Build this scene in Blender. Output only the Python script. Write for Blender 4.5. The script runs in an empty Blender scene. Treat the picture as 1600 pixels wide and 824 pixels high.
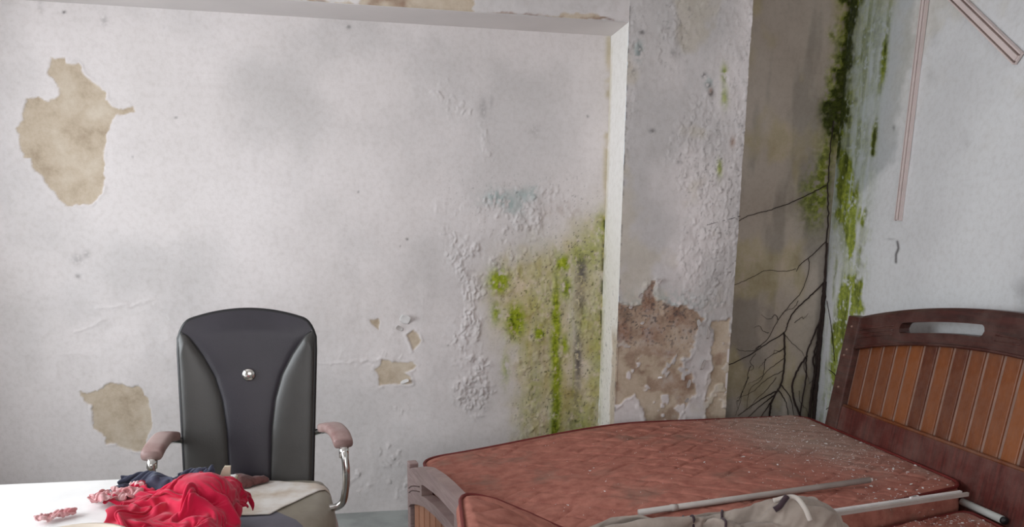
import bpy, bmesh, math, random
import numpy as np
from mathutils import Matrix, Vector

random.seed(7)
S = bpy.context.scene
COL = S.collection

# ------------------------------------------------------------------ camera
# image frame 1600 x 824, principal point below the middle (the photo is cropped at its foot)
F, CX, CY, EYE = 1200.0, 800.0, 600.0, 1.5
_dn = np.array([730 - CX, 6730 - CY, F]); _dn /= np.linalg.norm(_dn)
_xv = np.array([7205 - CX, 438 - CY, F]); _xv -= _dn * (_xv @ _dn); _xv /= np.linalg.norm(_xv)
_up = -_dn
_yv = np.cross(_up, _xv)
R = np.array([_xv, _yv, _up])            # world = R @ camera (x right, y down, z forward)
C0 = np.array([0.0, 0.0, EYE])

def ray(px, py):
    return R @ np.array([px - CX, py - CY, F])
def hit(px, py, ax, val):                # point where a pixel's ray meets the plane axis = val
    d = ray(px, py); t = (val - C0[ax]) / d[ax]
    return C0 + t * d
def hity(px, py, y): return hit(px, py, 1, y)
def hitz(px, py, z): return hit(px, py, 2, z)
def hitx(px, py, x): return hit(px, py, 0, x)
def proj(P):                             # N x 3 world points to photo coordinates
    c = (np.asarray(P, float) - C0) @ R
    return CX + F * c[:, 0] / c[:, 2], CY + F * c[:, 1] / c[:, 2]

cam = bpy.data.cameras.new('camera'); camo = bpy.data.objects.new('camera', cam); COL.objects.link(camo)
cam.sensor_fit = 'HORIZONTAL'; cam.sensor_width = 36.0; cam.lens = F / 1600 * 36
cam.shift_y = (CY - 412) / 1600; cam.clip_start = 0.05
M = Matrix.Identity(4)
for i in range(3):
    M[i][0] = R[i, 0]; M[i][1] = -R[i, 1]; M[i][2] = -R[i, 2]; M[i][3] = C0[i]
camo.matrix_world = M
S.camera = camo

# ------------------------------------------------------------------ light
S.view_settings.view_transform = 'Standard'; S.view_settings.look = 'None'
S.view_settings.gamma = 1.0; S.view_settings.use_curve_mapping = False
S.view_settings.exposure = -0.22
w = bpy.data.worlds.new('world'); S.world = w; w.use_nodes = True
w.node_tree.nodes['Background'].inputs[0].default_value = (0.80, 0.90, 1.0, 1)
w.node_tree.nodes['Background'].inputs[1].default_value = 1.0

def area(name, loc, rot, sx, sy, power, col):
    l = bpy.data.lights.new(name, 'AREA'); l.shape = 'RECTANGLE'; l.size = sx; l.size_y = sy
    l.energy = power; l.color = col
    o = bpy.data.objects.new(name, l); COL.objects.link(o)
    o.location = loc; o.rotation_euler = rot
    return o
XL, XR, YB, YR, ZC = -2.15, 2.61, 4.05, -1.70, 3.05     # left, right, back, rear planes, ceiling
# daylight through the window of the left wall and through the window of the rear wall
area('daylight_side_window', (XL - 0.20, 2.0, 1.62), (0, math.radians(-90), 0), 1.5, 2.3, 100, (0.90, 0.96, 1.0))
area('daylight_rear_window', (0.1, YR - 0.2, 1.65), (math.radians(90), 0, 0), 2.6, 1.7, 46, (1.0, 0.96, 0.94))

# ------------------------------------------------------------------ helpers
def lin(c):
    return tuple(((v / 255) / 12.92 if v / 255 <= 0.04045 else ((v / 255 + 0.055) / 1.055) ** 2.4) for v in c) + (1.0,)

def link(o, parent=None):
    COL.objects.link(o)
    if parent: o.parent = parent
    return o
def tag(o, label=None, cat=None, group=None, kind=None):
    if label: o['label'] = label
    if cat: o['category'] = cat
    if group: o['group'] = group
    if kind: o['kind'] = kind
    return o
def empty(name, loc, label=None, cat=None, group=None):
    o = bpy.data.objects.new(name, None); o.empty_display_size = 0.1; link(o); o.location = loc
    return tag(o, label, cat, group)
def origin_of(p):
    v = np.zeros(3)
    while p is not None:
        v += np.array(p.location); p = p.parent
    return v
def mesh(name, verts, faces, mat, parent=None, smooth=True, at=None):
    """verts in world coordinates; the object's origin is 'at' (default: the parent's)"""
    verts = np.asarray(verts, float)
    base = origin_of(parent)
    o0 = np.array(at, float) if at is not None else base
    me = bpy.data.meshes.new(name)
    me.from_pydata((verts - o0).tolist(), [], faces if isinstance(faces, list) else faces.tolist())
    me.materials.append(mat)
    if smooth: me.polygons.foreach_set('use_smooth', [True] * len(me.polygons))
    me.update()
    o = bpy.data.objects.new(name, me); link(o, parent)
    o.location = o0 - base
    return o
def grid_mesh(name, P, nu, nv, mat, parent=None, flip=False, masks=None, at=None):
    """P: (nu*nv) x 3, index i*nv + j"""
    i, j = np.meshgrid(np.arange(nu - 1), np.arange(nv - 1), indexing='ij')
    a = (i * nv + j).ravel(); b = a + nv; c = b + 1; d = a + 1
    q = np.stack([a, b, c, d] if not flip else [a, d, c, b], 1).astype(np.int32)
    base = origin_of(parent); o0 = np.array(at, float) if at is not None else base
    me = bpy.data.meshes.new(name)
    me.vertices.add(len(P)); me.vertices.foreach_set('co', (P - o0).astype(np.float32).ravel())
    n = len(q)
    me.loops.add(4 * n); me.loops.foreach_set('vertex_index', q.ravel())
    me.polygons.add(n); me.polygons.foreach_set('loop_start', np.arange(n, dtype=np.int32) * 4)
    me.update(calc_edges=True)
    me.polygons.foreach_set('use_smooth', np.ones(n, bool))
    for k, arr in (masks or {}).items():
        at_ = me.attributes.new(k, 'FLOAT', 'POINT'); at_.data.foreach_set('value', arr.astype(np.float32))
    me.materials.append(mat); me.validate(); me.update()
    o = bpy.data.objects.new(name, me); link(o, parent); o.location = o0 - base
    return o
def bm_obj(name, bm, mat, parent=None, smooth=False, at=None):
    me = bpy.data.meshes.new(name)
    base = origin_of(parent); o0 = np.array(at, float) if at is not None else base
    bmesh.ops.translate(bm, verts=bm.verts, vec=Vector(-o0))
    bm.to_mesh(me); bm.free(); me.materials.append(mat)
    if smooth: me.polygons.foreach_set('use_smooth', [True] * len(me.polygons))
    o = bpy.data.objects.new(name, me); link(o, parent); o.location = o0 - base
    return o
def box(name, lo, hi, mat, parent=None, bevel=0.0, at=None, seg=2):
    bm = bmesh.new()
    bmesh.ops.create_cube(bm, size=1.0)
    lo = np.array(lo, float); hi = np.array(hi, float)
    for v in bm.verts:
        v.co = Vector((lo + hi) / 2 + np.array(v.co) * (hi - lo))
    if bevel > 0:
        bmesh.ops.bevel(bm, geom=bm.edges[:], offset=bevel, segments=seg, profile=0.6, affect='EDGES')
    return bm_obj(name, bm, mat, parent, False, at)
def spline(pts, n):
    """Catmull-Rom through pts (any width), n samples for each span"""
    p = np.asarray(pts, float); p = np.vstack([2 * p[0] - p[1], p, 2 * p[-1] - p[-2]])
    out = []
    for k in range(1, len(p) - 2):
        t = np.linspace(0, 1, n, endpoint=False)[:, None]
        a, b, c, d = p[k - 1], p[k], p[k + 1], p[k + 2]
        out.append(0.5 * (2 * b + (c - a) * t + (2 * a - 5 * b + 4 * c - d) * t ** 2 + (-a + 3 * b - 3 * c + d) * t ** 3))
    out.append(p[-2][None])
    return np.vstack(out)
def tube(name, pts, rad, mat, parent=None, seg=10, at=None, closed=False, flat=None, caps=True):
    pts = np.asarray(pts, float); n = len(pts)
    rad = np.full(n, rad) if np.isscalar(rad) else np.asarray(rad, float)
    T = np.gradient(pts, axis=0) if not closed else np.roll(pts, -1, 0) - np.roll(pts, 1, 0)
    T /= np.linalg.norm(T, axis=1)[:, None] + 1e-12
    up = np.array([0, 0, 1.0]) if abs(T[0][2]) < 0.9 else np.array([0, 1.0, 0])
    V = []; u = np.cross(T[0], up); u /= np.linalg.norm(u)
    for k in range(n):
        u = u - T[k] * (u @ T[k]); u /= np.linalg.norm(u) + 1e-12
        v = np.cross(T[k], u)
        for s in range(seg):
            a = 2 * math.pi * s / seg
            V.append(pts[k] + rad[k] * (math.cos(a) * u + math.sin(a) * v))
    Fc = []
    m = n if closed else n - 1
    for k in range(m):
        for s in range(seg):
            a = k * seg + s; b = k * seg + (s + 1) % seg; k2 = (k + 1) % n
            Fc.append([a, b, k2 * seg + (s + 1) % seg, k2 * seg + s])
    if not closed and caps:
        Fc.append(list(range(seg))[::-1]); Fc.append([(n - 1) * seg + s for s in range(seg)])
    return mesh(name, V, Fc, mat, parent, True, at)
def prism(name, poly, axis, lo, hi, mat, parent=None, bevel=0.0, at=None, shear=0.0, zref=0.0, smooth=False):
    """extrude a 2D polygon; axis 'x': poly in (y, z); axis 'y': (x, z); axis 'z': (x, y)"""
    bm = bmesh.new()
    def P(a, b, t):
        if axis == 'x': return (t + shear * (b - zref), a, b)
        if axis == 'y': return (a, t, b)
        return (a, b, t)
    v0 = [bm.verts.new(P(a, b, lo)) for a, b in poly]; v1 = [bm.verts.new(P(a, b, hi)) for a, b in poly]
    n = len(poly)
    bm.faces.new(v0[::-1]); bm.faces.new(v1)
    for i in range(n): bm.faces.new([v0[i], v0[(i + 1) % n], v1[(i + 1) % n], v1[i]])
    bmesh.ops.recalc_face_normals(bm, faces=bm.faces[:])
    if bevel:
        es = [e for e in bm.edges if len(e.link_faces) == 2 and e.calc_face_angle(0) > 0.6]
        bmesh.ops.bevel(bm, geom=es, offset=bevel, segments=2, profile=0.6, affect='EDGES')
    bmesh.ops.triangulate(bm, faces=[f for f in bm.faces if len(f.verts) > 4])
    return bm_obj(name, bm, mat, parent, smooth, at)

# ---- numpy noise
def _hash(ix, iy, seed):
    h = (ix.astype(np.int64) * 374761393 + iy.astype(np.int64) * 668265263 + seed * 974634777) & 0x7fffffff
    h = ((h ^ (h >> 13)) * 1274126177) & 0x7fffffff
    return ((h ^ (h >> 16)) & 0xffff) / 65535.0
def vn(x, y, seed=0):
    ix = np.floor(x); iy = np.floor(y); fx = x - ix; fy = y - iy
    ix = ix.astype(np.int64); iy = iy.astype(np.int64)
    fx = fx * fx * (3 - 2 * fx); fy = fy * fy * (3 - 2 * fy)
    a = _hash(ix, iy, seed); b = _hash(ix + 1, iy, seed); c = _hash(ix, iy + 1, seed); d = _hash(ix + 1, iy + 1, seed)
    return (a * (1 - fx) + b * fx) * (1 - fy) + (c * (1 - fx) + d * fx) * fy
def fbm(x, y, seed=0, o=4):
    s = 0; a = 0.5; t = 0
    for k in range(o):
        s = s + a * vn(x * 2 ** k + 17.3 * k, y * 2 ** k - 9.1 * k, seed + k); t += a; a *= 0.5
    return s / t
def ridge(x, y, seed=0, o=3):
    s = 0; a = 0.5; t = 0
    for k in range(o):
        s = s + a * (1 - np.abs(2 * vn(x * 2 ** k + 5.3 * k, y * 2 ** k + 3.7 * k, seed + k) - 1)); t += a; a *= 0.5
    return s / t
def worley(x, y, seed=0):
    """F1, F2, random of nearest cell, offset to its centre"""
    ix = np.floor(x).astype(np.int64); iy = np.floor(y).astype(np.int64)
    f1 = np.full(x.shape, 9.0); f2 = np.full(x.shape, 9.0); rid = np.zeros(x.shape); ox = np.zeros(x.shape); oy = np.zeros(x.shape)
    for dx in (-1, 0, 1):
        for dy in (-1, 0, 1):
            cx = ix + dx; cy = iy + dy
            px = cx + _hash(cx, cy, seed); py = cy + _hash(cx, cy, seed + 31)
            d = np.hypot(x - px, y - py); near = d < f1
            f2 = np.where(near, f1, np.minimum(f2, d))
            rid = np.where(near, _hash(cx, cy, seed + 77), rid)
            ox = np.where(near, x - px, ox); oy = np.where(near, y - py, oy)
            f1 = np.where(near, d, f1)
    return f1, f2, rid, ox, oy
def sstep(a, b, x):
    t = np.clip((x - a) / (b - a), 0, 1); return t * t * (3 - 2 * t)
def seg_dist(U, V, pts, closed=False):
    d = np.full(U.shape, 1e9); n = len(pts)
    for k in range(n if closed else n - 1):
        ax, ay = pts[k]; bx, by = pts[(k + 1) % n]
        ex, ey = bx - ax, by - ay
        t = np.clip(((U - ax) * ex + (V - ay) * ey) / (ex * ex + ey * ey + 1e-9), 0, 1)
        d = np.minimum(d, np.hypot(U - ax - t * ex, V - ay - t * ey))
    return d
def sdf(U, V, poly, margin=40):
    p = np.array(poly, float)
    out = np.full(U.shape, 1e3)
    sel = (U > p[:, 0].min() - margin) & (U < p[:, 0].max() + margin) & (V > p[:, 1].min() - margin) & (V < p[:, 1].max() + margin)
    if not sel.any(): return out
    u, v = U[sel], V[sel]
    d = seg_dist(u, v, poly, True); ins = np.zeros(u.shape, bool); n = len(poly)
    for k in range(n):
        x1, y1 = poly[k]; x2, y2 = poly[(k + 1) % n]
        c = ((y1 > v) != (y2 > v)) & (u < (x2 - x1) * (v - y1) / (y2 - y1 + 1e-12) + x1)
        ins ^= c
    out[sel] = np.where(ins, -d, d)
    return out
def blob(U, V, cx, cy, rx, ry):
    return np.exp(-(((U - cx) / rx) ** 2 + ((V - cy) / ry) ** 2))

# ---- materials
class NT:
    def __init__(s, name):
        s.m = bpy.data.materials.new(name); s.m.use_nodes = True; s.t = s.m.node_tree
        s.b = s.t.nodes['Principled BSDF']
    def n(s, typ, **kw):
        x = s.t.nodes.new(typ)
        for k, v in kw.items(): setattr(x, k, v)
        return x
    def l(s, a, b): s.t.links.new(a, b)
    def coord(s): return s.n('ShaderNodeTexCoord').outputs['Object']
    def noise(s, scale, detail=4, rough=0.55, vec=None, dist=0.0):
        x = s.n('ShaderNodeTexNoise'); x.inputs['Scale'].default_value = scale; x.inputs['Detail'].default_value = detail
        x.inputs['Roughness'].default_value = rough; x.inputs['Distortion'].default_value = dist
        s.l(vec if vec is not None else s.coord(), x.inputs['Vector']); return x.outputs['Fac']
    def ramp(s, fac, stops):
        x = s.n('ShaderNodeValToRGB'); e = x.color_ramp.elements
        while len(e) < len(stops): e.new(0.5)
        for k, (p, c) in enumerate(stops): e[k].position = p; e[k].color = c
        s.l(fac, x.inputs['Fac']); return x.outputs['Color']
    def mix(s, fac, a, b, mode='MIX'):
        x = s.n('ShaderNodeMix'); x.data_type = 'RGBA'; x.blend_type = mode
        if isinstance(fac, (int, float)): x.inputs[0].default_value = fac
        else: s.l(fac, x.inputs[0])
        for v, i in ((a, 6), (b, 7)):
            if isinstance(v, tuple): x.inputs[i].default_value = v
            else: s.l(v, x.inputs[i])
        return x.outputs[2]
    def math(s, op, a, b=None):
        x = s.n('ShaderNodeMath', operation=op)
        for v, i in ((a, 0), (b, 1)):
            if v is None: continue
            if isinstance(v, (int, float)): x.inputs[i].default_value = v
            else: s.l(v, x.inputs[i])
        return x.outputs[0]
    def attr(s, name):
        x = s.n('ShaderNodeAttribute'); x.attribute_name = name; return x.outputs['Fac']
    def color(s, c):
        if isinstance(c, tuple): s.b.inputs['Base Color'].default_value = c
        else: s.l(c, s.b.inputs['Base Color'])
    def bump(s, h, strength=0.3, dist=0.01):
        x = s.n('ShaderNodeBump'); x.inputs['Strength'].default_value = strength; x.inputs['Distance'].default_value = dist
        s.l(h, x.inputs['Height']); s.l(x.outputs[0], s.b.inputs['Normal'])
    def set(s, **kw):
        for k, v in kw.items():
            s.b.inputs[k.replace('_', ' ')].default_value = v
        return s

def mat_simple(name, c, rough=0.6, metal=0.0, var=0.12, scale=9.0, bump=0.0, bscale=60.0, spec=0.5, c2=None):
    t = NT(name); c = lin(c)
    d = lin(c2) if c2 else tuple(max(0, v * (1 - 2.2 * var)) for v in c[:3]) + (1,)
    t.color(t.ramp(t.noise(scale, 5), [(0.35, d), (0.62, c)]))
    t.set(Roughness=rough, Metallic=metal); t.b.inputs['Specular IOR Level'].default_value = spec
    if bump: t.bump(t.noise(bscale, 5), bump, 0.004)
    return t.m

def wall_material(name, base, base2):
    t = NT(name)
    n1 = t.noise(1.3, 6, 0.6); n2 = t.noise(38, 5, 0.65); n3 = t.noise(7, 6, 0.7)
    c = t.ramp(n1, [(0.34, lin(base2)), (0.62, lin(base))])
    fine = t.ramp(n2, [(0.28, (0.90, 0.89, 0.88, 1)), (0.55, (1, 1, 1, 1))])
    c = t.mix(1.0, c, fine, 'MULTIPLY')
    tan = t.ramp(n3, [(0.28, lin((160, 142, 120))), (0.5, lin((192, 176, 156))), (0.68, lin((206, 193, 176)))])
    brown = t.ramp(n3, [(0.32, lin((104, 72, 60))), (0.5, lin((152, 122, 104))), (0.66, lin((174, 164, 160)))])
    moss = t.ramp(n2, [(0.30, lin((92, 104, 6))), (0.5, lin((136, 150, 18))), (0.7, lin((176, 182, 62)))])
    c = t.mix(t.attr('damp'), c, t.mix(1.0, c, lin((196, 200, 200)), 'MULTIPLY'))
    c = t.mix(t.attr('ochre'), c, t.ramp(n3, [(0.32, lin((158, 140, 84))), (0.5, lin((186, 172, 126))), (0.64, lin((208, 190, 164)))]))
    c = t.mix(t.attr('peel'), c, tan)
    c = t.mix(t.attr('brown'), c, brown)
    c = t.mix(t.attr('teal'), c, lin((150, 168, 166)))
    c = t.mix(t.attr('moss'), c, moss)
    c = t.mix(t.attr('mossdark'), c, t.ramp(n2, [(0.3, lin((20, 24, 6))), (0.65, lin((62, 70, 18)))]))
    c = t.mix(t.attr('grime_shade'), c, t.ramp(n2, [(0.3, lin((58, 52, 50))), (0.7, lin((104, 98, 100)))]))
    t.color(c); t.set(Roughness=0.85); t.b.inputs['Specular IOR Level'].default_value = 0.25
    t.bump(t.math('ADD', n2, t.math('MULTIPLY', t.noise(160, 3), 0.35)), 0.16, 0.006)
    return t.m

MATS = {}
MATS['paint'] = wall_material('peeling_pale_paint', (226, 219, 218), (212, 205, 203))
MATS['render'] = wall_material('bare_grey_render', (196, 185, 174), (172, 159, 147))
MATS['white'] = wall_material('white_limewash', (226, 227, 228), (212, 212, 213))
MATS['reveal'] = wall_material('lit_reveal_paint', (246, 243, 239), (240, 237, 232))  # wall paint made lighter: window light on the reveal put into its colour
MATS['plain'] = mat_simple('plain_plaster', (222, 216, 214), 0.9, var=0.04, scale=2)
MATS['floor'] = mat_simple('dusty_concrete', (160, 164, 162), 0.9, var=0.14, scale=5, bump=0.3, bscale=30)
MATS['chip'] = mat_simple('paint_chip', (228, 224, 222), 0.8, var=0.06, scale=20)
MATS['chrome'] = mat_simple('chrome', (214, 212, 208), 0.16, 1.0, 0.12, 14)
MATS['black_plastic'] = mat_simple('black_plastic', (34, 33, 36), 0.5)

# ------------------------------------------------------------------ structure
YC = 3.776            # face of column and beam; the niche plane is YB
XN, XP = 1.272, 1.905 # column: left and right edge
ZB = 2.503            # underside of the beam
MK = ('peel', 'brown', 'moss', 'mossdark', 'ochre', 'grime_shade', 'teal', 'damp')

def blister(a, b, zone, seed, cell=0.021, amp=0.013):
    """lifted flakes of paint: tilted cells whose edges stand off the wall"""
    wx = a / cell + 1.6 * fbm(a * 25, b * 25, seed + 5, 3); wz = b / (cell * 1.5) + 1.6 * fbm(a * 25 + 7, b * 25, seed + 6, 3)
    f1, f2, rid, ox, oy = worley(wx, wz, seed)
    up = np.clip(zone * 1.5 - rid, 0, 1)
    tilt = (0.5 + 0.7 * (ox * np.cos(rid * 40) + oy * np.sin(rid * 40)))
    soft = sstep(0.0, 0.14, f2 - f1)
    return amp * up * np.clip(tilt, 0, 1.3) * soft + amp * 0.35 * zone * (ridge(a * 40, b * 30, seed + 9, 3) - 0.5)

def relief(name, U0, V0, to_world, normal, mat, feat, parent=None, flip=False, at=None):
    """U0, V0: 1D plane coordinates; feat(a, b, u, v) gives masks and the relief in metres"""
    A, B = np.meshgrid(U0, V0, indexing='ij'); a = A.ravel(); b = B.ravel()
    P = to_world(a, b)
    u, v = proj(P)
    mk, h = feat(a, b, u, v)
    for k in MK: mk.setdefault(k, np.zeros(a.shape))
    P = P + h[:, None] * np.array(normal, float)
    return grid_mesh(name, P, len(U0), len(V0), mat, parent, flip, mk, at)

def warp(a, b, u, v, amt, sc=22, seed=3):
    return u + amt * (fbm(a * sc, b * sc, seed, 4) - 0.5) * 2, v + amt * (fbm(a * sc + 31, b * sc + 11, seed + 4, 4) - 0.5) * 2

def sc(pts, k, ox, oy): return [(x / k + ox, y / k + oy) for x, y in pts]
PEEL_A = sc([(185,162),(148,165),(140,215),(165,245),(165,275),(140,292),(110,278),(75,285),(62,330),(65,345),(40,368),(55,385),(65,450),(90,455),(95,480),(120,500),(130,525),(190,590),(215,588),(265,583),(290,555),(300,500),(295,420),(320,350),(330,330),(388,322),(385,308),(345,312),(298,290),(300,262),(240,215),(225,185),(185,180)], 1.831, 0, 0)
PEEL_B = sc([(305,565),(350,565),(420,535),(490,542),(535,550),(545,580),(565,600),(575,690),(560,740),(540,795),(470,775),(405,755),(400,735),(350,700),(352,640),(345,610),(318,600)], 2.424, 0, 380)
PEEL_C = sc([(105,315),(125,305),(128,280),(165,285),(240,290),(250,300),(240,315),(210,325),(235,345),(235,365),(190,365),(150,370),(120,375),(118,345)], 2.289, 540, 440)
PEEL_D = sc([(222,190),(245,175),(270,210),(243,248)], 2.289, 540, 440)
PEEL_E = sc([(85,135),(120,135),(120,175),(105,165)], 2.289, 540, 440)
MOSSZ = [(772,440),(800,400),(860,385),(905,360),(948,325),(952,500),(948,700),(812,700),(808,620),(800,560),(775,510)]

def feat_niche(a, b, u, v):
    mk = {}
    wu, wv = warp(a, b, u, v, 5, 30); wu2, wv2 = warp(a, b, u, v, 16, 14, 9)
    h = 0.006 * (fbm(a * 3.2, b * 3.2, 1, 4) - 0.5) + 0.0016 * (fbm(a * 22, b * 22, 8, 3) - 0.5)
    peel = np.zeros(a.shape)
    for p, wdt in ((PEEL_A, 4), (PEEL_B, 4), (PEEL_C, 3), (PEEL_D, 2), (PEEL_E, 2)):
        d = sdf(wu if wdt > 3 else u + (wu - u) * .5, wv if wdt > 3 else v + (wv - v) * .5, p)
        peel = np.maximum(peel, sstep(1.2, -1.2, d))
        lift = np.exp(-((d - 2.5) / 2.5) ** 2) * (d > 0)
        h += 0.004 * lift * sstep(.45, .7, fbm(a * 18, b * 18, 21, 3))
    h -= 0.0035 * peel
    mk['peel'] = peel
    # blister zones
    z = 0.75 * sstep(40, -30, sdf(wu2, wv2, [(700,330),(750,310),(850,300),(905,300),(880,350),(820,380),(790,400),(760,450),(715,440),(705,390)]))
    z = np.maximum(z, 0.85 * sstep(24, -14, seg_dist(wu2, wv2, [(735, 330), (735, 420), (738, 520), (742, 620)]) - 20))
    z = np.maximum(z, 0.35 * sstep(26, -14, seg_dist(wu2, wv2, [(690, 150), (745, 200), (770, 245)]) - 12))
    z = np.maximum(z, 0.5 * sstep(26, -14, seg_dist(wu2, wv2, [(565, 750), (610, 715), (630, 745)]) - 16))
    z = np.maximum(z, 0.45 * sstep(20, -20, sdf(wu2, wv2, MOSSZ)))
    z = np.maximum(z, 0.22 * sstep(60, -30, seg_dist(u, v, [(680, 660), (560, 560), (640, 520)]) - 30) * sstep(.5, .65, fbm(a * 6, b * 6, 66)))
    z = z * np.clip(.25 + 1.5 * sstep(.38, .66, fbm(a * 11, b * 9, 45, 4)), 0, 1.2)
    h += blister(a, b, z, 40) + 0.020 * z * (fbm(a * 16, b * 16, 51, 3) - 0.42)
    # swollen sheets of paint on the left, with long lifted edges
    s = sstep(70, -40, sdf(wu2, wv2, [(90, 470), (300, 460), (300, 740), (240, 740), (130, 640), (60, 560)]))
    s2 = s + 0.5 * sstep(90, -30, sdf(wu2, wv2, [(500, 430), (700, 430), (700, 760), (520, 780)]))
    h += s2 * 0.010 * (ridge(a * 5, b * 5, 71, 3) - 0.55)
    for pts in ([(150, 480), (200, 478), (240, 470)], [(242, 478), (262, 496), (280, 508)], [(120, 520), (160, 500)], [(350, 570), (470, 570), (590, 563)], [(540, 760), (560, 740)]):
        d = seg_dist(wu, wv, pts); h += 0.003 * np.exp(-(d / 2.6) ** 2)
    # moss and stains low on the right
    m0 = sstep(26, -26, sdf(wu2, wv2, MOSSZ))
    streak = fbm(a * 42, b * 3.0, 13, 4); streak2 = fbm(a * 75, b * 4.0, 17, 4)
    mk['ochre'] = m0 * np.clip(0.56 + 0.9 * (fbm(a * 20 + 1.5 * fbm(a * 6, b * 6, 14), b * 3.5, 12, 4) - 0.45) + 0.7 * (fbm(a * 9, b * 9, 16, 4) - .45), 0.1, 0.95) + 0.12 * sstep(60, -10, sdf(wu2, wv2, MOSSZ))
    g = np.zeros(a.shape)
    br = fbm(a * 60, b * 45, 19, 4)
    for (cx, cy, rx, ry, k) in ((780,440,14,16,1.3),(775,490,7,16,.8),(806,502,14,24,1.2),(843,522,8,12,1.2),(790,575,6,22,.5),(880,412,12,12,1.1),(905,402,16,22,.6),(884,450,9,18,.9),(942,360,14,26,.6),(925,395,24,34,.5),(912,500,12,26,.45),(882,540,7,16,.9),(935,540,16,110,.42),(905,665,26,34,.5),(850,480,30,70,.3),(836,610,12,50,.35),(820,650,14,40,.25)):
        g = np.maximum(g, 1.15 * k * blob(u, v, cx, cy, rx * 1.15, ry * 1.15) * sstep(.24, .50, br))
    d = seg_dist(u + 5 * (fbm(a * 9, b * 9, 23) - .5), v, [(872, 392), (869, 440), (868, 520), (869, 590), (867, 700)])
    g = np.maximum(g, np.exp(-(d / 9.0) ** 2) * np.clip(1.25 * sstep(380, 560, v) + .35, 0, 1.1) * sstep(.18, .46, br))
    g = np.maximum(g, m0 * 0.30 * sstep(.40, .75, streak2) * sstep(.25, .6, fbm(a * 7, b * 5, 18)))
    mk['moss'] = np.clip(g, 0, 0.97)
    dk = np.maximum(0.7 * np.exp(-(d / 5.0) ** 2) * sstep(560, 680, v) * sstep(.35, .6, br), 0)
    d2 = seg_dist(u, v, [(946, 345), (944, 420), (942, 470), (940, 520)])
    dk = np.maximum(dk, np.exp(-(d2 / 4.5) ** 2) * sstep(.48, .60, fbm(a * 70, b * 25, 29)) * 1.0)
    dk = np.maximum(dk, m0 * 0.7 * sstep(.73, .80, fbm(a * 90, b * 70, 33, 3)))
    mk['mossdark'] = np.clip(dk, 0, .9)
    gr = np.zeros(a.shape)
    for (cx, cy, rx, ry, k) in ((909,425,8,28,.95),(907,470,9,22,.7),(903,560,6,50,.95),(899,620,7,40,.45),(893,655,10,18,.4),(755,170,5,16,.35),(836,204,9,9,.22),(122,405,9,7,.4),(122,432,5,4,.5),(135,398,6,6,.35),(100,19,3,2.5,.9),(163,32,5,8,.35),(256,42,2,2,.9),(275,184,2.5,1.5,.8),(918,182,2,2,.8),(636,374,2,2,.9),(63,4,5,18,.25),(545,42,4,3,.6),(768,160,3,10,.25),(560,300,1.6,1.6,.7),(208,245,2,2,.6),(626,385,1.5,1.5,.7),(700,540,1.5,1.5,.6)):
        gr = np.maximum(gr, k * blob(u, v, cx, cy, rx, ry) * sstep(.25, .5, fbm(a * 80, b * 80, 37, 3)))
    spk = m0 + 0.5 * sstep(40, -20, sdf(u, v, [(700,290),(940,280),(940,400),(800,400)]))
    gr = np.maximum(gr, 0.7 * spk * sstep(.745, .80, fbm(a * 110, b * 110, 43, 3)))
    mk['grime_shade'] = np.clip(gr, 0, .9)
    mk['brown'] = np.clip(0.6 * blob(u, v, 790, 460, 14, 16) + 0.55 * blob(u, v, 833, 650, 5, 5) + .25 * blob(u, v, 880, 330, 40, 12), 0, .6) * sstep(.3, .6, br)
    mk['teal'] = 0.75 * np.clip(blob(wu2, wv2, 770, 308, 22, 12) + blob(wu2, wv2, 800, 320, 18, 12) + .8 * blob(wu2, wv2, 822, 302, 12, 12), 0, 1) * sstep(.3, .5, br)
    mk['damp'] = np.clip(.8 * sstep(.36, .78, fbm(a * 2.3, b * 2.3, 47, 5)) + .6 * blob(u, v, 800, 190, 80, 60), 0, 1) * 0.42
    h += 0.003 * mk['moss'] * (br - .3)
    # rust line where wall meets reveal
    e = np.exp(-((u - (952 - 0.024 * (v - 50))) / 5.0) ** 2)
    mk['ochre'] = np.clip(mk['ochre'] + 0.6 * e * sstep(.42, .6, fbm(a * 9, b * 9, 53)), 0, .95)
    return mk, h

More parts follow.
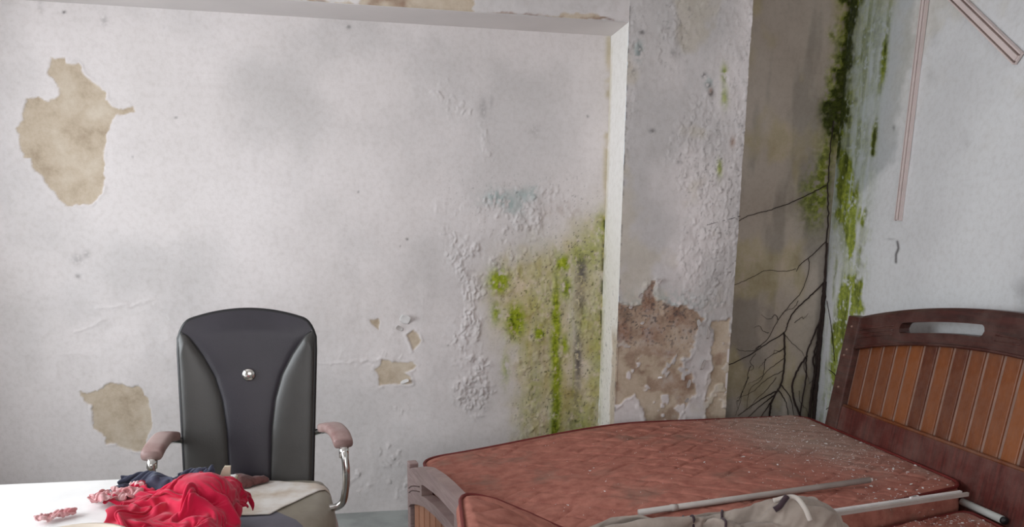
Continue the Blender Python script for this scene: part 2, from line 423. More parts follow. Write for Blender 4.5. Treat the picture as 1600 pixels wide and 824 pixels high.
COLP = sc([(60,165),(120,190),(200,180),(210,130),(240,65),(270,60),(255,110),(270,160),(350,190),(420,180),(450,210),(500,240),(480,290),(460,330),(465,360),(440,430),(395,450),(400,480),(440,510),(470,600),(460,630),(400,700),(390,790),(210,790),(210,690),(165,625),(60,680)], 3.17, 940, 420)
COLQ = sc([(545,265),(640,245),(640,800),(525,800),(515,650),(545,560),(550,500),(545,420),(550,330)], 3.17, 940, 420)
def feat_column(a, b, u, v):
    mk = {}
    wu, wv = warp(a, b, u, v, 6, 30, 5); wu2, wv2 = warp(a, b, u, v, 16, 12, 19)
    h = 0.006 * (fbm(a * 4, b * 4, 2, 4) - 0.5) + 0.0016 * (fbm(a * 22, b * 22, 9, 3) - 0.5)
    br = fbm(a * 55, b * 55, 15, 4)
    d1 = sdf(wu, wv, COLP); d2 = sdf(wu, wv, COLQ)
    d = np.minimum(d1, d2)
    island = sstep(.66, .70, fbm(a * 20, b * 20, 25, 3)) * sstep(500, 560, v)
    peel = sstep(1.5, -1.5, d) * (1 - island)
    h += 0.005 * np.exp(-((d - 3) / 3.0) ** 2) * (d > 0) * sstep(.4, .6, fbm(a * 30, b * 30, 27))
    h -= 0.004 * peel
    up = sstep(1.5, -1.5, d1) * sstep(565, 520, v + 20 * (br - .5))
    bn = fbm(a * 14, b * 14, 61, 4)
    mk['peel'] = peel * (1 - up * .0)
    mk['brown'] = np.clip(peel * np.maximum(up * np.clip(.55 + 1.2 * (bn - .4), 0, 1), 0.55 * sstep(.5, .66, bn)) + .8 * peel * np.clip(blob(u, v, 1046, 553, 14, 7) + blob(u, v, 1075, 600, 12, 26) + blob(u, v, 972, 520, 12, 16) + blob(u, v, 1015, 465, 8, 18), 0, 1), 0, 1)
    zone = np.clip(sstep(.38, .62, fbm(a * 3.5, b * 1.6, 63, 3)) * .55 + .3 * sstep(1080, 1130, u) * (v < 480), 0, .8) * (1 - peel)
    zone = np.maximum(zone, .7 * sstep(30, -10, np.abs(d1 + 12) - 12) * sstep(470, 380, v - 80) * sstep(1.5, -40, d1 - 40))
    h += blister(a, b, zone, 140, 0.024, 0.008) + 0.013 * zone * (fbm(a * 18, b * 14, 151, 3) - .45)
    mk['moss'] = np.clip(.95 * blob(u, v, 1132, 115, 5, 14) + .75 * blob(u, v, 1132, 152, 6, 16) + .85 * blob(u, v, 1124, 263, 4.5, 14), 0, .9) * sstep(.25, .5, br)
    mk['teal'] = np.clip(.9 * blob(u, v, 998, 78, 6, 14) + .6 * blob(u, v, 1108, 128, 8, 10) + .5 * blob(u, v, 1040, 480, 60, 26) * (1 - peel), 0, .8) * sstep(.35, .55, br)
    gr = np.zeros(a.shape)
    for (cx, cy, rx, ry, k) in ((1003,50,5,5,.7),(999,80,4,10,.5),(1100,118,4,4,.9),(1107,133,4,4,.9),(1111,145,4,6,.9),(1051,84,4,5,.4),(1019,205,5,4,.7),(990,112,4,5,.5),(1157,198,4,3,.7),(1060,253,4,4,.5),(1084,262,5,4,.45)):
        gr = np.maximum(gr, k * blob(u, v, cx, cy, rx, ry) * sstep(.3, .5, br))
    gr = np.maximum(gr, .75 * peel * up * sstep(.62, .72, fbm(a * 90, b * 90, 67, 3)))
    gr = np.maximum(gr, .55 * zone * sstep(.68, .76, fbm(a * 90, b * 70, 69, 3)))
    edge = np.exp(-((a - XN) / .006) ** 2) * sstep(.5, .62, fbm(a * 5, b * 30, 73))
    mk['grime_shade'] = np.clip(np.maximum(gr, .7 * edge), 0, .9)
    mk['brown'] = np.clip(mk['brown'] + .9 * blob(u, v, 1144, 222, 4, 9) + .8 * blob(u, v, 1111, 142, 3.5, 6), 0, 1)
    mk['damp'] = np.clip(.6 * sstep(.3, .75, fbm(a * 3, b * 2, 75, 5)), 0, 1)
    mk['ochre'] = .25 * sstep(.55, .7, fbm(a * 5, b * 4, 79)) + .35 * sstep(545, 580, v) * sstep(8, -4, d2)
    return mk, h
def feat_reveal(a, b, u, v):          # a = y, b = z
    mk = {}
    t = (YB - a) / (YB - YC)
    br = fbm(a * 40, b * 40, 81, 4)
    h = 0.004 * (fbm(a * 8, b * 8, 83, 4) - .5)
    crk = np.exp(-((t - .66 - .16 * (fbm(a * 0 + 1, b * 7, 85, 3) - .5)) / .05) ** 2)
    low = sstep(1.05, .95, b)
    lost = sstep(.62, .70, t + .25 * (fbm(a * 0 + 3, b * 9, 87, 3) - .5)) * low
    h -= .005 * lost
    mk['peel'] = .85 * lost
    mk['grime_shade'] = np.clip(.9 * crk * low * sstep(.56, .7, fbm(a * 3, b * 6, 89, 3)) + .35 * sstep(.7, .78, fbm(a * 60, b * 60, 91, 3)) * sstep(1.5, 1.0, b), 0, .9)
    mk['moss'] = .22 * sstep(.35, .0, t) * sstep(1.7, 1.3, b) * sstep(.3, .6, br)
    mk['ochre'] = np.clip(.10 * sstep(1.75, 1.2, b) + .45 * sstep(.22, 0, t) * sstep(.4, .6, fbm(a * 5, b * 6, 93)), 0, .7)
    return mk, h
def feat_beam(a, b, u, v):
    mk = {}
    wu, wv = warp(a, b, u, v, 7, 22, 95)
    edge_u = [(-300, 0), (330, -2), (342, 1)]
    up = v
    n = fbm(a * 7, b * 7, 97, 4)
    lo = np.interp(u, [330, 360, 500, 590, 670, 735, 742, 745], [-8, -6, -5, -10, -16, -14, 0, 30])
    d = seg_dist(wu, wv, [(345, 3), (365, 0), (500, 2), (590, 11), (670, 18), (733, 21)])
    strip = sstep(1, -1, d - (3 + 4 * sstep(560, 640, u)))
    strip = np.maximum(strip, sstep(1.2, -1.2, sdf(wu, wv, [(560, 2), (590, -12), (640, -16), (690, -30), (728, -14), (742, 6), (735, 17), (660, 22), (580, 13)])))
    strip = np.maximum(strip, sstep(1.2, -1.2, sdf(wu, wv, [(845, 32), (880, 22), (925, 22), (950, 31), (900, 33)])))
    strip = np.maximum(strip, sstep(1.2, -1.2, sdf(wu, wv, [(332, -4), (366, -4), (352, 8), (342, 14), (332, 8)])))
    mk['peel'] = strip * .95
    mk['brown'] = np.clip(.9 * strip * sstep(.5, .7, n) + .8 * np.exp(-(seg_dist(wu, wv, [(495, 4), (590, 13), (670, 22), (728, 25), (800, 23), (860, 29), (960, 31)]) / 2.0) ** 2) * sstep(.36, .5, n), 0, 1)
    h = 0.005 * (fbm(a * 4, b * 4, 99, 4) - .5) - .002 * strip + 0.003 * sstep(.5, .7, n)
    mk['damp'] = .4 * sstep(.3, .7, fbm(a * 2, b * 5, 98, 4))
    return mk, h
def feat_render(a, b, u, v):
    mk = {}
    br = fbm(a * 45, b * 45, 101, 4); n = fbm(a * 5, b * 3, 103, 4)
    wu, wv = warp(a, b, u, v, 14, 14, 105)
    h = 0.008 * (fbm(a * 5, b * 5, 107, 4) - .5) + .002 * (br - .5)
    cor = np.interp(v, [0, 200, 400, 650], [1330, 1306, 1291, 1276])
    dd = cor - wu
    dark = sstep(20, 2, dd) * sstep(260, 150, wv) + .8 * blob(wu, wv, 1294, 190, 14, 30)
    mk['mossdark'] = np.clip(dark * (.55 + .8 * br), 0, .96)
    g = 1.1 * blob(wu, wv, 1272, 318, 20, 34) + .8 * blob(wu, wv, 1284, 270, 12, 40) + .9 * sstep(30, 8, dd) * sstep(300, 180, wv)
    mk['moss'] = np.clip(g * sstep(.25, .52, br), 0, .85)
    mk['mossdark'] = np.clip(mk['mossdark'] + .5 * g * sstep(.5, .6, br), 0, .96)
    mk['grime_shade'] = np.clip(.30 * blob(wu, wv, 1262, 330, 22, 80) + .35 * sstep(34, 8, dd) * sstep(300, 460, v) * n + .28 * sstep(540, 650, v) * sstep(.4, .7, n), 0, .6)  # darker to the corner; low down the bed's shade is painted in
    mk['ochre'] = np.clip(.5 * sstep(.48, .66, n), 0, .5)
    mk['damp'] = np.clip(.6 * sstep(.4, .6, fbm(a * 8, b * 2, 109)), 0, 1)
    return mk, h
def feat_right(a, b, u, v):
    mk = {}
    br = fbm(a * 45, b * 45, 111, 4); n = fbm(a * 4, b * 4, 113, 4)
    st = fbm(a * 30, b * 4, 115, 4)
    wu, wv = warp(a, b, u, v, 10, 16, 117)
    h = 0.006 * (fbm(a * 4, b * 4, 119, 4) - .5) + .0012 * (br - .5)
    cor = np.interp(v, [0, 200, 400, 650], [1330, 1306, 1291, 1276]); dd = wu - cor
    mk['mossdark'] = np.clip(sstep(16, 4, dd) * sstep(330, 120, wv) * (.5 + br), 0, .96)
    g = .8 * sstep(42, 12, dd) * sstep(380, 120, wv)
    g = np.maximum(g, 1.25 * sstep(1, -1, (seg_dist(wu, wv, [(1316, 220), (1325, 320), (1331, 400), (1326, 470), (1318, 540), (1312, 590)]) - 16) / 9) * sstep(.16, .42, st))
    g = np.maximum(g, .9 * sstep(1, -1, (seg_dist(wu, wv, [(1350, 330), (1350, 380)]) - 6) / 5) * sstep(.3, .5, st))
    g = np.maximum(g, 1.0 * sstep(1, -1, (seg_dist(wu, wv, [(1339, 465), (1346, 485)]) - 5) / 5))
    d2 = seg_dist(u + 4 * (br - .5), v, [(1393, 0), (1384, 60), (1380, 110), (1370, 170), (1364, 240)])
    g = np.maximum(g, np.exp(-(d2 / 5.0) ** 2) * (.35 + .8 * blob(u, v, 1382, 95, 20, 34) + .9 * blob(u, v, 1364, 225, 14, 26)))
    g = np.maximum(g, .42 * sstep(80, 20, dd) * sstep(.36, .60, st))
    mk['moss'] = np.clip(g * sstep(.14, .46, br) * np.clip(.35 + 1.3 * sstep(.3, .62, fbm(a * 13, b * 6, 118, 3)), 0, 1.1) * (.35 + .65 * sstep(2, 10, dd + 60 * (v < 260))), 0, .93)
    mk['mossdark'] = np.clip(mk['mossdark'] + .55 * mk['moss'] * sstep(.52, .68, st) + .45 * mk['moss'] * sstep(330, 230, v), 0, .96)
    mk['teal'] = .35 * sstep(90, 30, dd) * (1 - mk['moss']) * sstep(520, 300, v)
    wet = sstep(8, -8, sdf(wu, wv, [(1300, -40), (1432, -40), (1425, 60), (1405, 160), (1398, 230), (1385, 265), (1365, 272), (1350, 300), (1300, 330)]))
    mk['damp'] = np.clip(.7 * wet, 0, 1)
    gr = .9 * np.exp(-(seg_dist(u, v, [(1402, 378), (1404, 388), (1400, 398), (1400, 410)]) / 2.0) ** 2)
    gr = np.maximum(gr, .5 * blob(wu, wv, 1606, 450, 14, 48) * sstep(.3, .55, n))  # soft dark grey blob just above the headboard
    for (cx, cy, rx, ry, k) in ((1396, 200, 2, 4, .5), (1460, 55, 6, 14, .16), (1455, 120, 7, 12, .16), (1508, 220, 8, 12, .10), (1391, 374, 6, 1.5, .4)):
        gr = np.maximum(gr, k * blob(u, v, cx, cy, rx, ry))
    mk['grime_shade'] = np.clip(gr, 0, .9)
    mk['ochre'] = .22 * sstep(300, 0, v) * sstep(.45, .65, n)
    return mk, h

sp = 0.0052
def rng(a, b, s=sp): return np.linspace(a, b, int(round((b - a) / s)) + 1)
wall_back = relief('wall_back', rng(XL, XN), rng(0, ZB, .0055), lambda a, b: np.stack([a, np.full(a.shape, YB), b], 1), (0, -1, 0), MATS['paint'], feat_niche, at=(0, YB, 0), flip=False)
tag(wall_back, 'pale peeling plaster wall with tan bare patches, blisters and green moss', None, None, 'structure')
recess = relief('recess_wall', rng(XP - .03, XR + .03, .006), rng(0, ZC, .006), lambda a, b: np.stack([a, np.full(a.shape, YB), b], 1), (0, -1, 0), MATS['render'], feat_render, wall_back)
colo = relief('column_face', rng(XN, XP), rng(0, ZC), lambda a, b: np.stack([a, np.full(a.shape, YC), b], 1), (0, -1, 0), MATS['paint'], feat_column, wall_back)
rev = relief('column_reveal', rng(YC, YB, .0055), rng(0, ZB, .0055), lambda a, b: np.stack([np.full(a.shape, XN), a, b], 1), (-1, 0, 0), MATS['reveal'], feat_reveal, wall_back, flip=True)
box('column_side', (XP - .012, YC + .004, 0), (XP, YB, ZC), MATS['plain'], wall_back)
beam = relief('beam_face', rng(XL, XN, .006), rng(ZB, ZC, .006), lambda a, b: np.stack([a, np.full(a.shape, YC), b], 1), (0, -1, 0), MATS['paint'], feat_beam, wall_back)
box('beam_soffit', (XL, YC + .010, ZB - .001), (XN, YB + .02, ZB + .03), MATS['plain'], wall_back)
wall_right = relief('wall_right', rng(YR, 2.0, .05)[:-1].tolist() + rng(2.0, YB + .03, .006).tolist(), rng(0, ZC, .006), lambda a, b: np.stack([np.full(a.shape, XR), a, b], 1), (-1, 0, 0), MATS['white'], feat_right, at=(XR, 1.2, 0), flip=True)
tag(wall_right, 'white limewashed wall with green moss streaks in its corner', None, None, 'structure')

def wall_with_hole(name, axis, plane, thick, lo, hi, hlo, hhi, mat):
    """four slabs round an opening, one mesh; axis 'x' wall spans y, axis 'y' wall spans x"""
    bm = bmesh.new()
    for (a0, a1, z0, z1) in ((lo, hlo[0], 0, ZC), (hhi[0], hi, 0, ZC), (hlo[0], hhi[0], 0, hlo[1]), (hlo[0], hhi[0], hhi[1], ZC)):
        m = bmesh.ops.create_cube(bm, size=1.0)['verts']
        for v in m:
            aa = (a0 + a1) / 2 + v.co.x * (a1 - a0); tt = plane + (v.co.y - .5) * thick; zz = (z0 + z1) / 2 + v.co.z * (z1 - z0)
            v.co = (tt, aa, zz) if axis == 'x' else (aa, tt, zz)
    bmesh.ops.recalc_face_normals(bm, faces=bm.faces[:])
    return bm_obj(name, bm, mat, None, False, (plane, 1.2, 0) if axis == 'x' else (0, plane, 0))
wl = wall_with_hole('wall_left', 'x', XL, .15, YR, YB, (.85, .87), (3.15, 2.37), MATS['plain']); tag(wl, 'pale plaster wall with the side window', kind='structure')
wr = wall_with_hole('wall_rear', 'y', YR, .15, XL, XR, (-1.2, .8), (1.4, 2.5), MATS['plain']); tag(wr, 'pale plaster wall behind the viewer', kind='structure')
for nm, pts in (('window_1', [((XL - .10, .85, .87), (XL - .05, 3.15, .92)), ((XL - .10, .85, 2.32), (XL - .05, 3.15, 2.37)), ((XL - .10, .85, .92), (XL - .05, .90, 2.32)), ((XL - .10, 3.10, .92), (XL - .05, 3.15, 2.32)), ((XL - .10, 1.975, .92), (XL - .05, 2.025, 2.32))]),
                ('window_2', [((-1.2, YR - .1, .8), (1.4, YR - .05, .85)), ((-1.2, YR - .1, 2.45), (1.4, YR - .05, 2.5)), ((-1.2, YR - .1, .85), (-1.15, YR - .05, 2.45)), ((1.35, YR - .1, .85), (1.4, YR - .05, 2.45)), ((.075, YR - .1, .85), (.125, YR - .05, 2.45))])):
    c = (np.array(pts[0][0]) + np.array(pts[0][1])) / 2
    e = empty(nm, c); tag(e, 'open window with a plain pale frame', kind='structure')
    for lo, hi in pts: box('window_frame', lo, hi, MATS['plain'], e)
fl = box('floor', (XL - .1, YR - .1, -.08), (XR + .1, YB + .1, 0), MATS['floor'], at=(0, 1.2, 0)); tag(fl, 'bare dusty grey concrete floor', kind='structure')
ce = box('ceiling', (XL - .1, YR - .1, ZC), (XR + .1, YB + .1, ZC + .08), MATS['plain'], at=(0, 1.2, ZC)); tag(ce, 'plain pale ceiling', kind='structure')

# ------------------------------------------------------------------ more materials
def wood(name, c1, c2, rough=0.38, dust=0.0, grain=(3, 3, 40), rnd=False):
    t = NT(name)
    mp = t.n('ShaderNodeMapping'); mp.inputs['Scale'].default_value = grain; t.l(t.coord(), mp.inputs['Vector'])
    n = t.noise(1.6, 6, 0.65, mp.outputs[0], 0.6)
    if rnd:
        oi = t.n('ShaderNodeObjectInfo').outputs['Random']
        n = t.math('ADD', t.math('MULTIPLY', n, 0.55), t.math('MULTIPLY', oi, 0.5))
        c = t.ramp(n, [(0.22, lin(c1)), (0.80, lin(c2))])
    else:
        c = t.ramp(n, [(0.3, lin(c1)), (0.7, lin(c2))])
    if dust:
        c = t.mix(t.math('MULTIPLY', t.ramp(t.noise(5, 6, 0.7), [(0.42, (0, 0, 0, 1)), (0.7, (1, 1, 1, 1))]), dust), c, lin((150, 132, 122)))
    t.color(c); t.set(Roughness=rough); t.bump(n, 0.08, 0.002)
    return t.m
def fabric(name, c, c2, rough=0.9, scale=7, bump=0.25, sheen=0.2):
    t = NT(name)
    t.color(t.ramp(t.noise(scale, 5, 0.6), [(0.34, lin(c2)), (0.62, lin(c))]))
    t.set(Roughness=rough); t.b.inputs['Specular IOR Level'].default_value = 0.2
    t.b.inputs['Sheen Weight'].default_value = sheen
    t.bump(t.noise(420, 2), bump, 0.001)
    return t.m
MATS['frame_wood'] = wood('dark_red_wood', (46, 20, 17), (78, 34, 28), 0.36, 0.20)
MATS['post_wood'] = wood('post_wood', (46, 20, 17), (84, 38, 30), 0.42, 0.25)
MATS['slat_wood'] = wood('orange_slat_wood', (84, 38, 22), (142, 80, 36), 0.42, 0.3, (46, 46, 5), True)
MATS['rail_wood'] = wood('dull_red_rail', (62, 26, 23), (104, 46, 40), 0.42, 0.25, (3, 40, 3))
MATS['groove'] = mat_simple('dusty_groove', (152, 122, 108), 0.9, var=0.1, scale=12)
MATS['foot_wood'] = wood('lit_foot_wood', (132, 108, 106), (172, 148, 144), 0.5, 0.4)  # footboard woods paler than the headboard's: window light put into the colour
MATS['foot_slat'] = wood('foot_slat_wood', (140, 84, 58), (184, 128, 98), 0.55, 0.2, (6, 6, 40), True)
MATS['piping'] = mat_simple('dark_red_piping', (112, 34, 30), 0.6, var=0.1)
def mattress_mat():
    t = NT('dusty_red_quilted_cloth')
    n = t.noise(4.5, 6, 0.65); n2 = t.noise(22, 5, 0.6)
    c = t.ramp(n2, [(0.3, lin((148, 90, 78))), (0.65, lin((178, 117, 102)))])
    stain = t.ramp(n, [(0.53, (0, 0, 0, 1)), (0.68, (1, 1, 1, 1))])
    c = t.mix(t.math('MULTIPLY', stain, 0.5), c, lin((124, 108, 96)))
    sp_ = t.ramp(t.noise(170, 4, 0.7), [(0.40, (0, 0, 0, 1)), (0.66, (1, 1, 1, 1))])
    c = t.mix(t.math('MULTIPLY', t.attr('dust'), sp_), c, lin((176, 160, 150)))
    c = t.mix(t.math('MULTIPLY', t.attr('dust'), 0.45), c, lin((160, 142, 130)))
    t.color(c); t.set(Roughness=0.8); t.b.inputs['Specular IOR Level'].default_value = 0.25
    t.bump(t.noise(260, 3), 0.2, 0.001)
    return t.m
MATS['mattress'] = mattress_mat()
MATS['leather'] = mat_simple('black_leatherette', (46, 42, 50), 0.38, var=0.10, scale=5, bump=0.12, bscale=300)
MATS['leather_side'] = mat_simple('grey_leatherette', (62, 60, 58), 0.36, var=0.10, scale=5, bump=0.12, bscale=300)
MATS['leather_edge'] = mat_simple('dark_edge', (24, 23, 26), 0.4)
MATS['seat_grey'] = mat_simple('worn_grey_seat', (116, 114, 124), 0.55, var=0.1, scale=8)
MATS['seat_beige'] = mat_simple('worn_beige_seat', (150, 142, 128), 0.5, var=0.1, scale=8)
MATS['pad'] = mat_simple('faded_mauve_pad', (164, 140, 135), 0.5, var=0.08, scale=12, c2=(138, 106, 102))
MATS['sheet'] = mat_simple('stained_white_sheet', (228, 222, 216), 0.55, var=0.1, scale=9, c2=(196, 178, 160))
MATS['red'] = fabric('crimson_jersey', (202, 26, 66), (178, 18, 52))
MATS['navy'] = fabric('slate_blue_knit', (70, 74, 92), (52, 54, 70))
MATS['pink'] = fabric('pale_pink_cloth', (226, 190, 190), (188, 112, 116), scale=14)
MATS['brown_cloth'] = fabric('brown_cloth', (120, 78, 74), (84, 52, 50), scale=14)
MATS['grey_cloth'] = fabric('dusty_taupe_cloth', (160, 148, 138), (134, 122, 113), scale=9)
MATS['pale_cloth'] = fabric('pale_lining', (196, 188, 180), (172, 162, 154), scale=9)
MATS['dark_trim'] = fabric('dark_plum_trim', (70, 52, 58), (50, 38, 44))
MATS['table_top'] = mat_simple('white_laminate', (240, 238, 236), 0.45, var=0.03)
MATS['table_edge'] = mat_simple('beige_edge_band', (188, 172, 148), 0.6, var=0.06)
MATS['bowl'] = mat_simple('cream_enamel', (222, 208, 192), 0.35, var=0.05)
MATS['strip'] = mat_simple('beige_card', (206, 194, 172), 0.8, var=0.05)
MATS['tube'] = mat_simple('grey_white_tube', (186, 178, 172), 0.5, var=0.08, scale=10)
MATS['glass_tube'] = mat_simple('dusty_glass_tube', (196, 200, 196), 0.3, var=0.06, scale=10)
MATS['trunking'] = mat_simple('pinkish_plastic', (222, 206, 202), 0.5, var=0.04)
MATS['trunk_groove'] = mat_simple('brown_groove', (128, 106, 100), 0.8)
MATS['root'] = mat_simple('dark_root_bark', (54, 40, 36), 0.9, var=0.15, scale=60)

# ------------------------------------------------------------------ bed
BCY = 2.505; HW = .965
bed = empty('double_bed', (1.3, BCY, 0), 'dark red wooden bed with a slatted orange-brown headboard and pale footboard', 'bed')
LEAN = .14; HX = 2.335; HZ = .55
def hx(z): return HX + LEAN * (z - HZ)
def arch(y, z0, z1): # top of the head board
    t = np.clip(1 - abs(y - BCY) / (HW - .08), 0, 1); return z0 + (z1 - z0) * (1 - (1 - t) ** 2.0)
head = empty('headboard', (0, 0, 0)); head.parent = bed; head.location = (HX - 1.3, 0, 0)
for s in (1, -1):
    y0, y1 = BCY + s * HW, BCY + s * (HW - .095)
    ya, yb = min(y0, y1), max(y0, y1)
    p = prism('post', [(ya, .02), (yb, .02), (yb, 1.115), (ya, 1.115)], 'x', HX - .035, HX + .03, MATS['post_wood'], head, .006, shear=LEAN, zref=HZ)
    for zz in (1.065, .95, .92, .76):
        bm = bmesh.new(); bmesh.ops.create_uvsphere(bm, u_segments=10, v_segments=6, radius=.006)
        bmesh.ops.translate(bm, verts=bm.verts, vec=(hx(zz) - .036, (ya + yb) / 2 + (.012 if zz == .92 else 0), zz)); bm_obj('nail_head', bm, MATS['groove'], p, True)
# arched top rail with two hand slots, built as a strip of columns so the slots are real openings
def top_rail(parent):
    ys = sorted(set(np.round(np.concatenate([np.linspace(BCY - HW + .095, BCY + HW - .095, 71)]), 5).tolist()))
    x0, x1 = -.028, .025
    slots = [(2.610, 3.095), (2 * BCY - 3.095, 2 * BCY - 2.610)]
    bm = bmesh.new()
    def top(y): return float(arch(y, 1.118, 1.228))
    def bot(y): return float(arch(y, .965, 1.078)) - .012
    def sl(y):
        for a, b in slots:
            if a <= y <= b:
                c = (top(y) + bot(y)) / 2 - .002; e = min(y - a, b - y); r = .024
                hh = r * math.sqrt(max(0, 1 - max(0, (r - e) / r) ** 2)) if e < r else r
                return (c - hh, c + hh)
        return None
    allys = list(ys)
    for a, b in slots: allys += [a, b] + [a + k * .006 for k in range(1, 5)] + [b - k * .006 for k in range(1, 5)]
    allys = sorted(set(round(v, 5) for v in allys))
    def V(y, z, x): return (HX + x + LEAN * (z - HZ), y, z)
    def quad(pts): bm.faces.new([bm.verts.new(p) for p in pts])
    for ya, yb in zip(allys[:-1], allys[1:]):
        ym = (ya + yb) / 2; ins = any(a <= ym <= b for a, b in slots)
        if ins:
            sa, sb = sl(ya) or (0, 0), sl(yb) or (0, 0)
            spans = [((bot(ya), sa[0]), (bot(yb), sb[0])), ((sa[1], top(ya)), (sb[1], top(yb)))]
        else: spans = [((bot(ya), top(ya)), (bot(yb), top(yb)))]
        for (a0, a1), (b0, b1) in spans:
            r = .012
            quad([V(ya, a0, x0), V(yb, b0, x0), V(yb, b1 - (r if b1 == top(yb) else 0), x0), V(ya, a1 - (r if a1 == top(ya) else 0), x0)])
            quad([V(ya, a0, x1), V(ya, a1, x1), V(yb, b1, x1), V(yb, b0, x1)])
            if a1 == top(ya):
                quad([V(ya, a1 - r, x0), V(yb, b1 - r, x0), V(yb, b1, x0 + r), V(ya, a1, x0 + r)])
                quad([V(ya, a1, x0 + r), V(yb, b1, x0 + r), V(yb, b1, x1), V(ya, a1, x1)])
            else:
                quad([V(ya, a1, x0), V(yb, b1, x0), V(yb, b1, x1), V(ya, a1, x1)])
            quad([V(ya, a0, x0), V(ya, a0, x1), V(yb, b0, x1), V(yb, b0, x0)])
    bmesh.ops.remove_doubles(bm, verts=bm.verts, dist=.0004)
    bmesh.ops.recalc_face_normals(bm, faces=bm.faces[:])
    return bm_obj('top_rail', bm, MATS['frame_wood'], parent), top, bot
rail, rtop, rbot = top_rail(head)
# carved lines either side of the slots and a bead under the rail
for s in (1, -1):
    for k in (0, 1, 2):
        ys = np.linspace(3.36, 3.13, 12); ys = ys if s > 0 else 2 * BCY - ys
        zz = np.array([(rtop(y) + rbot(y)) / 2 + .012 - k * .020 for y in ys])
        tube('carved_line', np.stack([HX - .029 + LEAN * (zz - HZ), ys, zz], 1), .0028, MATS['post_wood'], rail, 6)
for k in (0, 1):
    ys = np.linspace(BCY - .075, BCY + .045, 6); zz = np.array([(rtop(y) + rbot(y)) / 2 - .012 - k * .020 for y in ys])
    tube('carved_line', np.stack([HX - .029 + LEAN * (zz - HZ), ys, zz], 1), .0028, MATS['post_wood'], rail, 6)
ys = np.linspace(BCY - HW + .1, BCY + HW - .1, 40); zz = np.array([rbot(y) + .006 for y in ys])
tube('bead', np.stack([HX - .030 + LEAN * (zz - HZ), ys, zz], 1), .007, MATS['frame_wood'], rail, 8)
# slats
y = BCY - HW + .098; PW = (2 * HW - .196) / 20
prism('backing_panel', [(BCY - HW + .05, .60), (BCY + HW - .05, .60), (BCY + HW - .05, .97), (BCY + .55, 1.03), (BCY, 1.10), (BCY - .55, 1.03), (BCY - HW + .05, .97)], 'x', HX + .001, HX + .014, MATS['groove'], head, shear=LEAN, zref=HZ)
for k in range(20):
    a, b = y + k * PW + .0082, y + (k + 1) * PW - .0082
    za, zb_ = rbot(a) + .01, rbot(b) + .01
    prism('slat', [(a, .655), (b, .655), (b, zb_), (a, za)], 'x', HX - .006, HX + .010, MATS['slat_wood'], head, .0045, at=(HX, (a + b) / 2, .67), shear=LEAN, zref=HZ)
prism('bottom_rail', [(BCY - HW + .09, .30), (BCY + HW - .09, .30), (BCY + HW - .09, .672), (BCY - HW + .09, .672)], 'x', HX - .026, HX + .02, MATS['rail_wood'], head, .004, shear=LEAN, zref=HZ)
ys = np.linspace(BCY - HW + .1, BCY + HW - .1, 10); zz = np.full(10, .676)
tube('trim_moulding', np.stack([HX - .020 + LEAN * (zz - HZ), ys, zz], 1), .0085, MATS['slat_wood'], head, 8)

# footboard, turned a little out of square
FP = np.array([.199, 3.40]); FA = math.radians(10); FD = np.array([math.sin(FA), -math.cos(FA)]); FN = np.array([-math.cos(FA), -math.sin(FA)])
foot = empty('footboard', (0, 0, 0)); foot.parent = bed; foot.location = (.3 - 1.3, 0, 0)
def fpt(u, z, d): q = FP + FD * u + FN * d; return (q[0], q[1], z)
FW = 1.74
def fslab(name, poly, d0, d1, mat, parent, bevel=.004, at=None):
    bm = bmesh.new()
    v0 = [bm.verts.new(fpt(a, b, d0)) for a, b in poly]; v1 = [bm.verts.new(fpt(a, b, d1)) for a, b in poly]; n = len(poly)
    bm.faces.new(v0[::-1]); bm.faces.new(v1)
    for i in range(n): bm.faces.new([v0[i], v0[(i + 1) % n], v1[(i + 1) % n], v1[i]])
    bmesh.ops.recalc_face_normals(bm, faces=bm.faces[:])
    if bevel:
        bmesh.ops.bevel(bm, geom=[e for e in bm.edges if len(e.link_faces) == 2 and e.calc_face_angle(0) > .6], offset=bevel, segments=2, profile=.6, affect='EDGES')
    bmesh.ops.triangulate(bm, faces=[f for f in bm.faces if len(f.verts) > 4])
    return bm_obj(name, bm, mat, parent, False, at)
def ftop(u):
    t = min(u, FW - u); return float(np.interp(t, [0, .03, .08, .15, .28, .46, .6, .87], [.425, .448, .468, .490, .525, .548, .556, .560]))
for a, b in ((-.055, -.004), (FW + .004, FW + .055)):
    fslab('post', [(a, .0), (b, .0), (b, .462), (a, .462)], -.02, .022, MATS['foot_wood'], foot)
us = np.linspace(0, FW, 60)
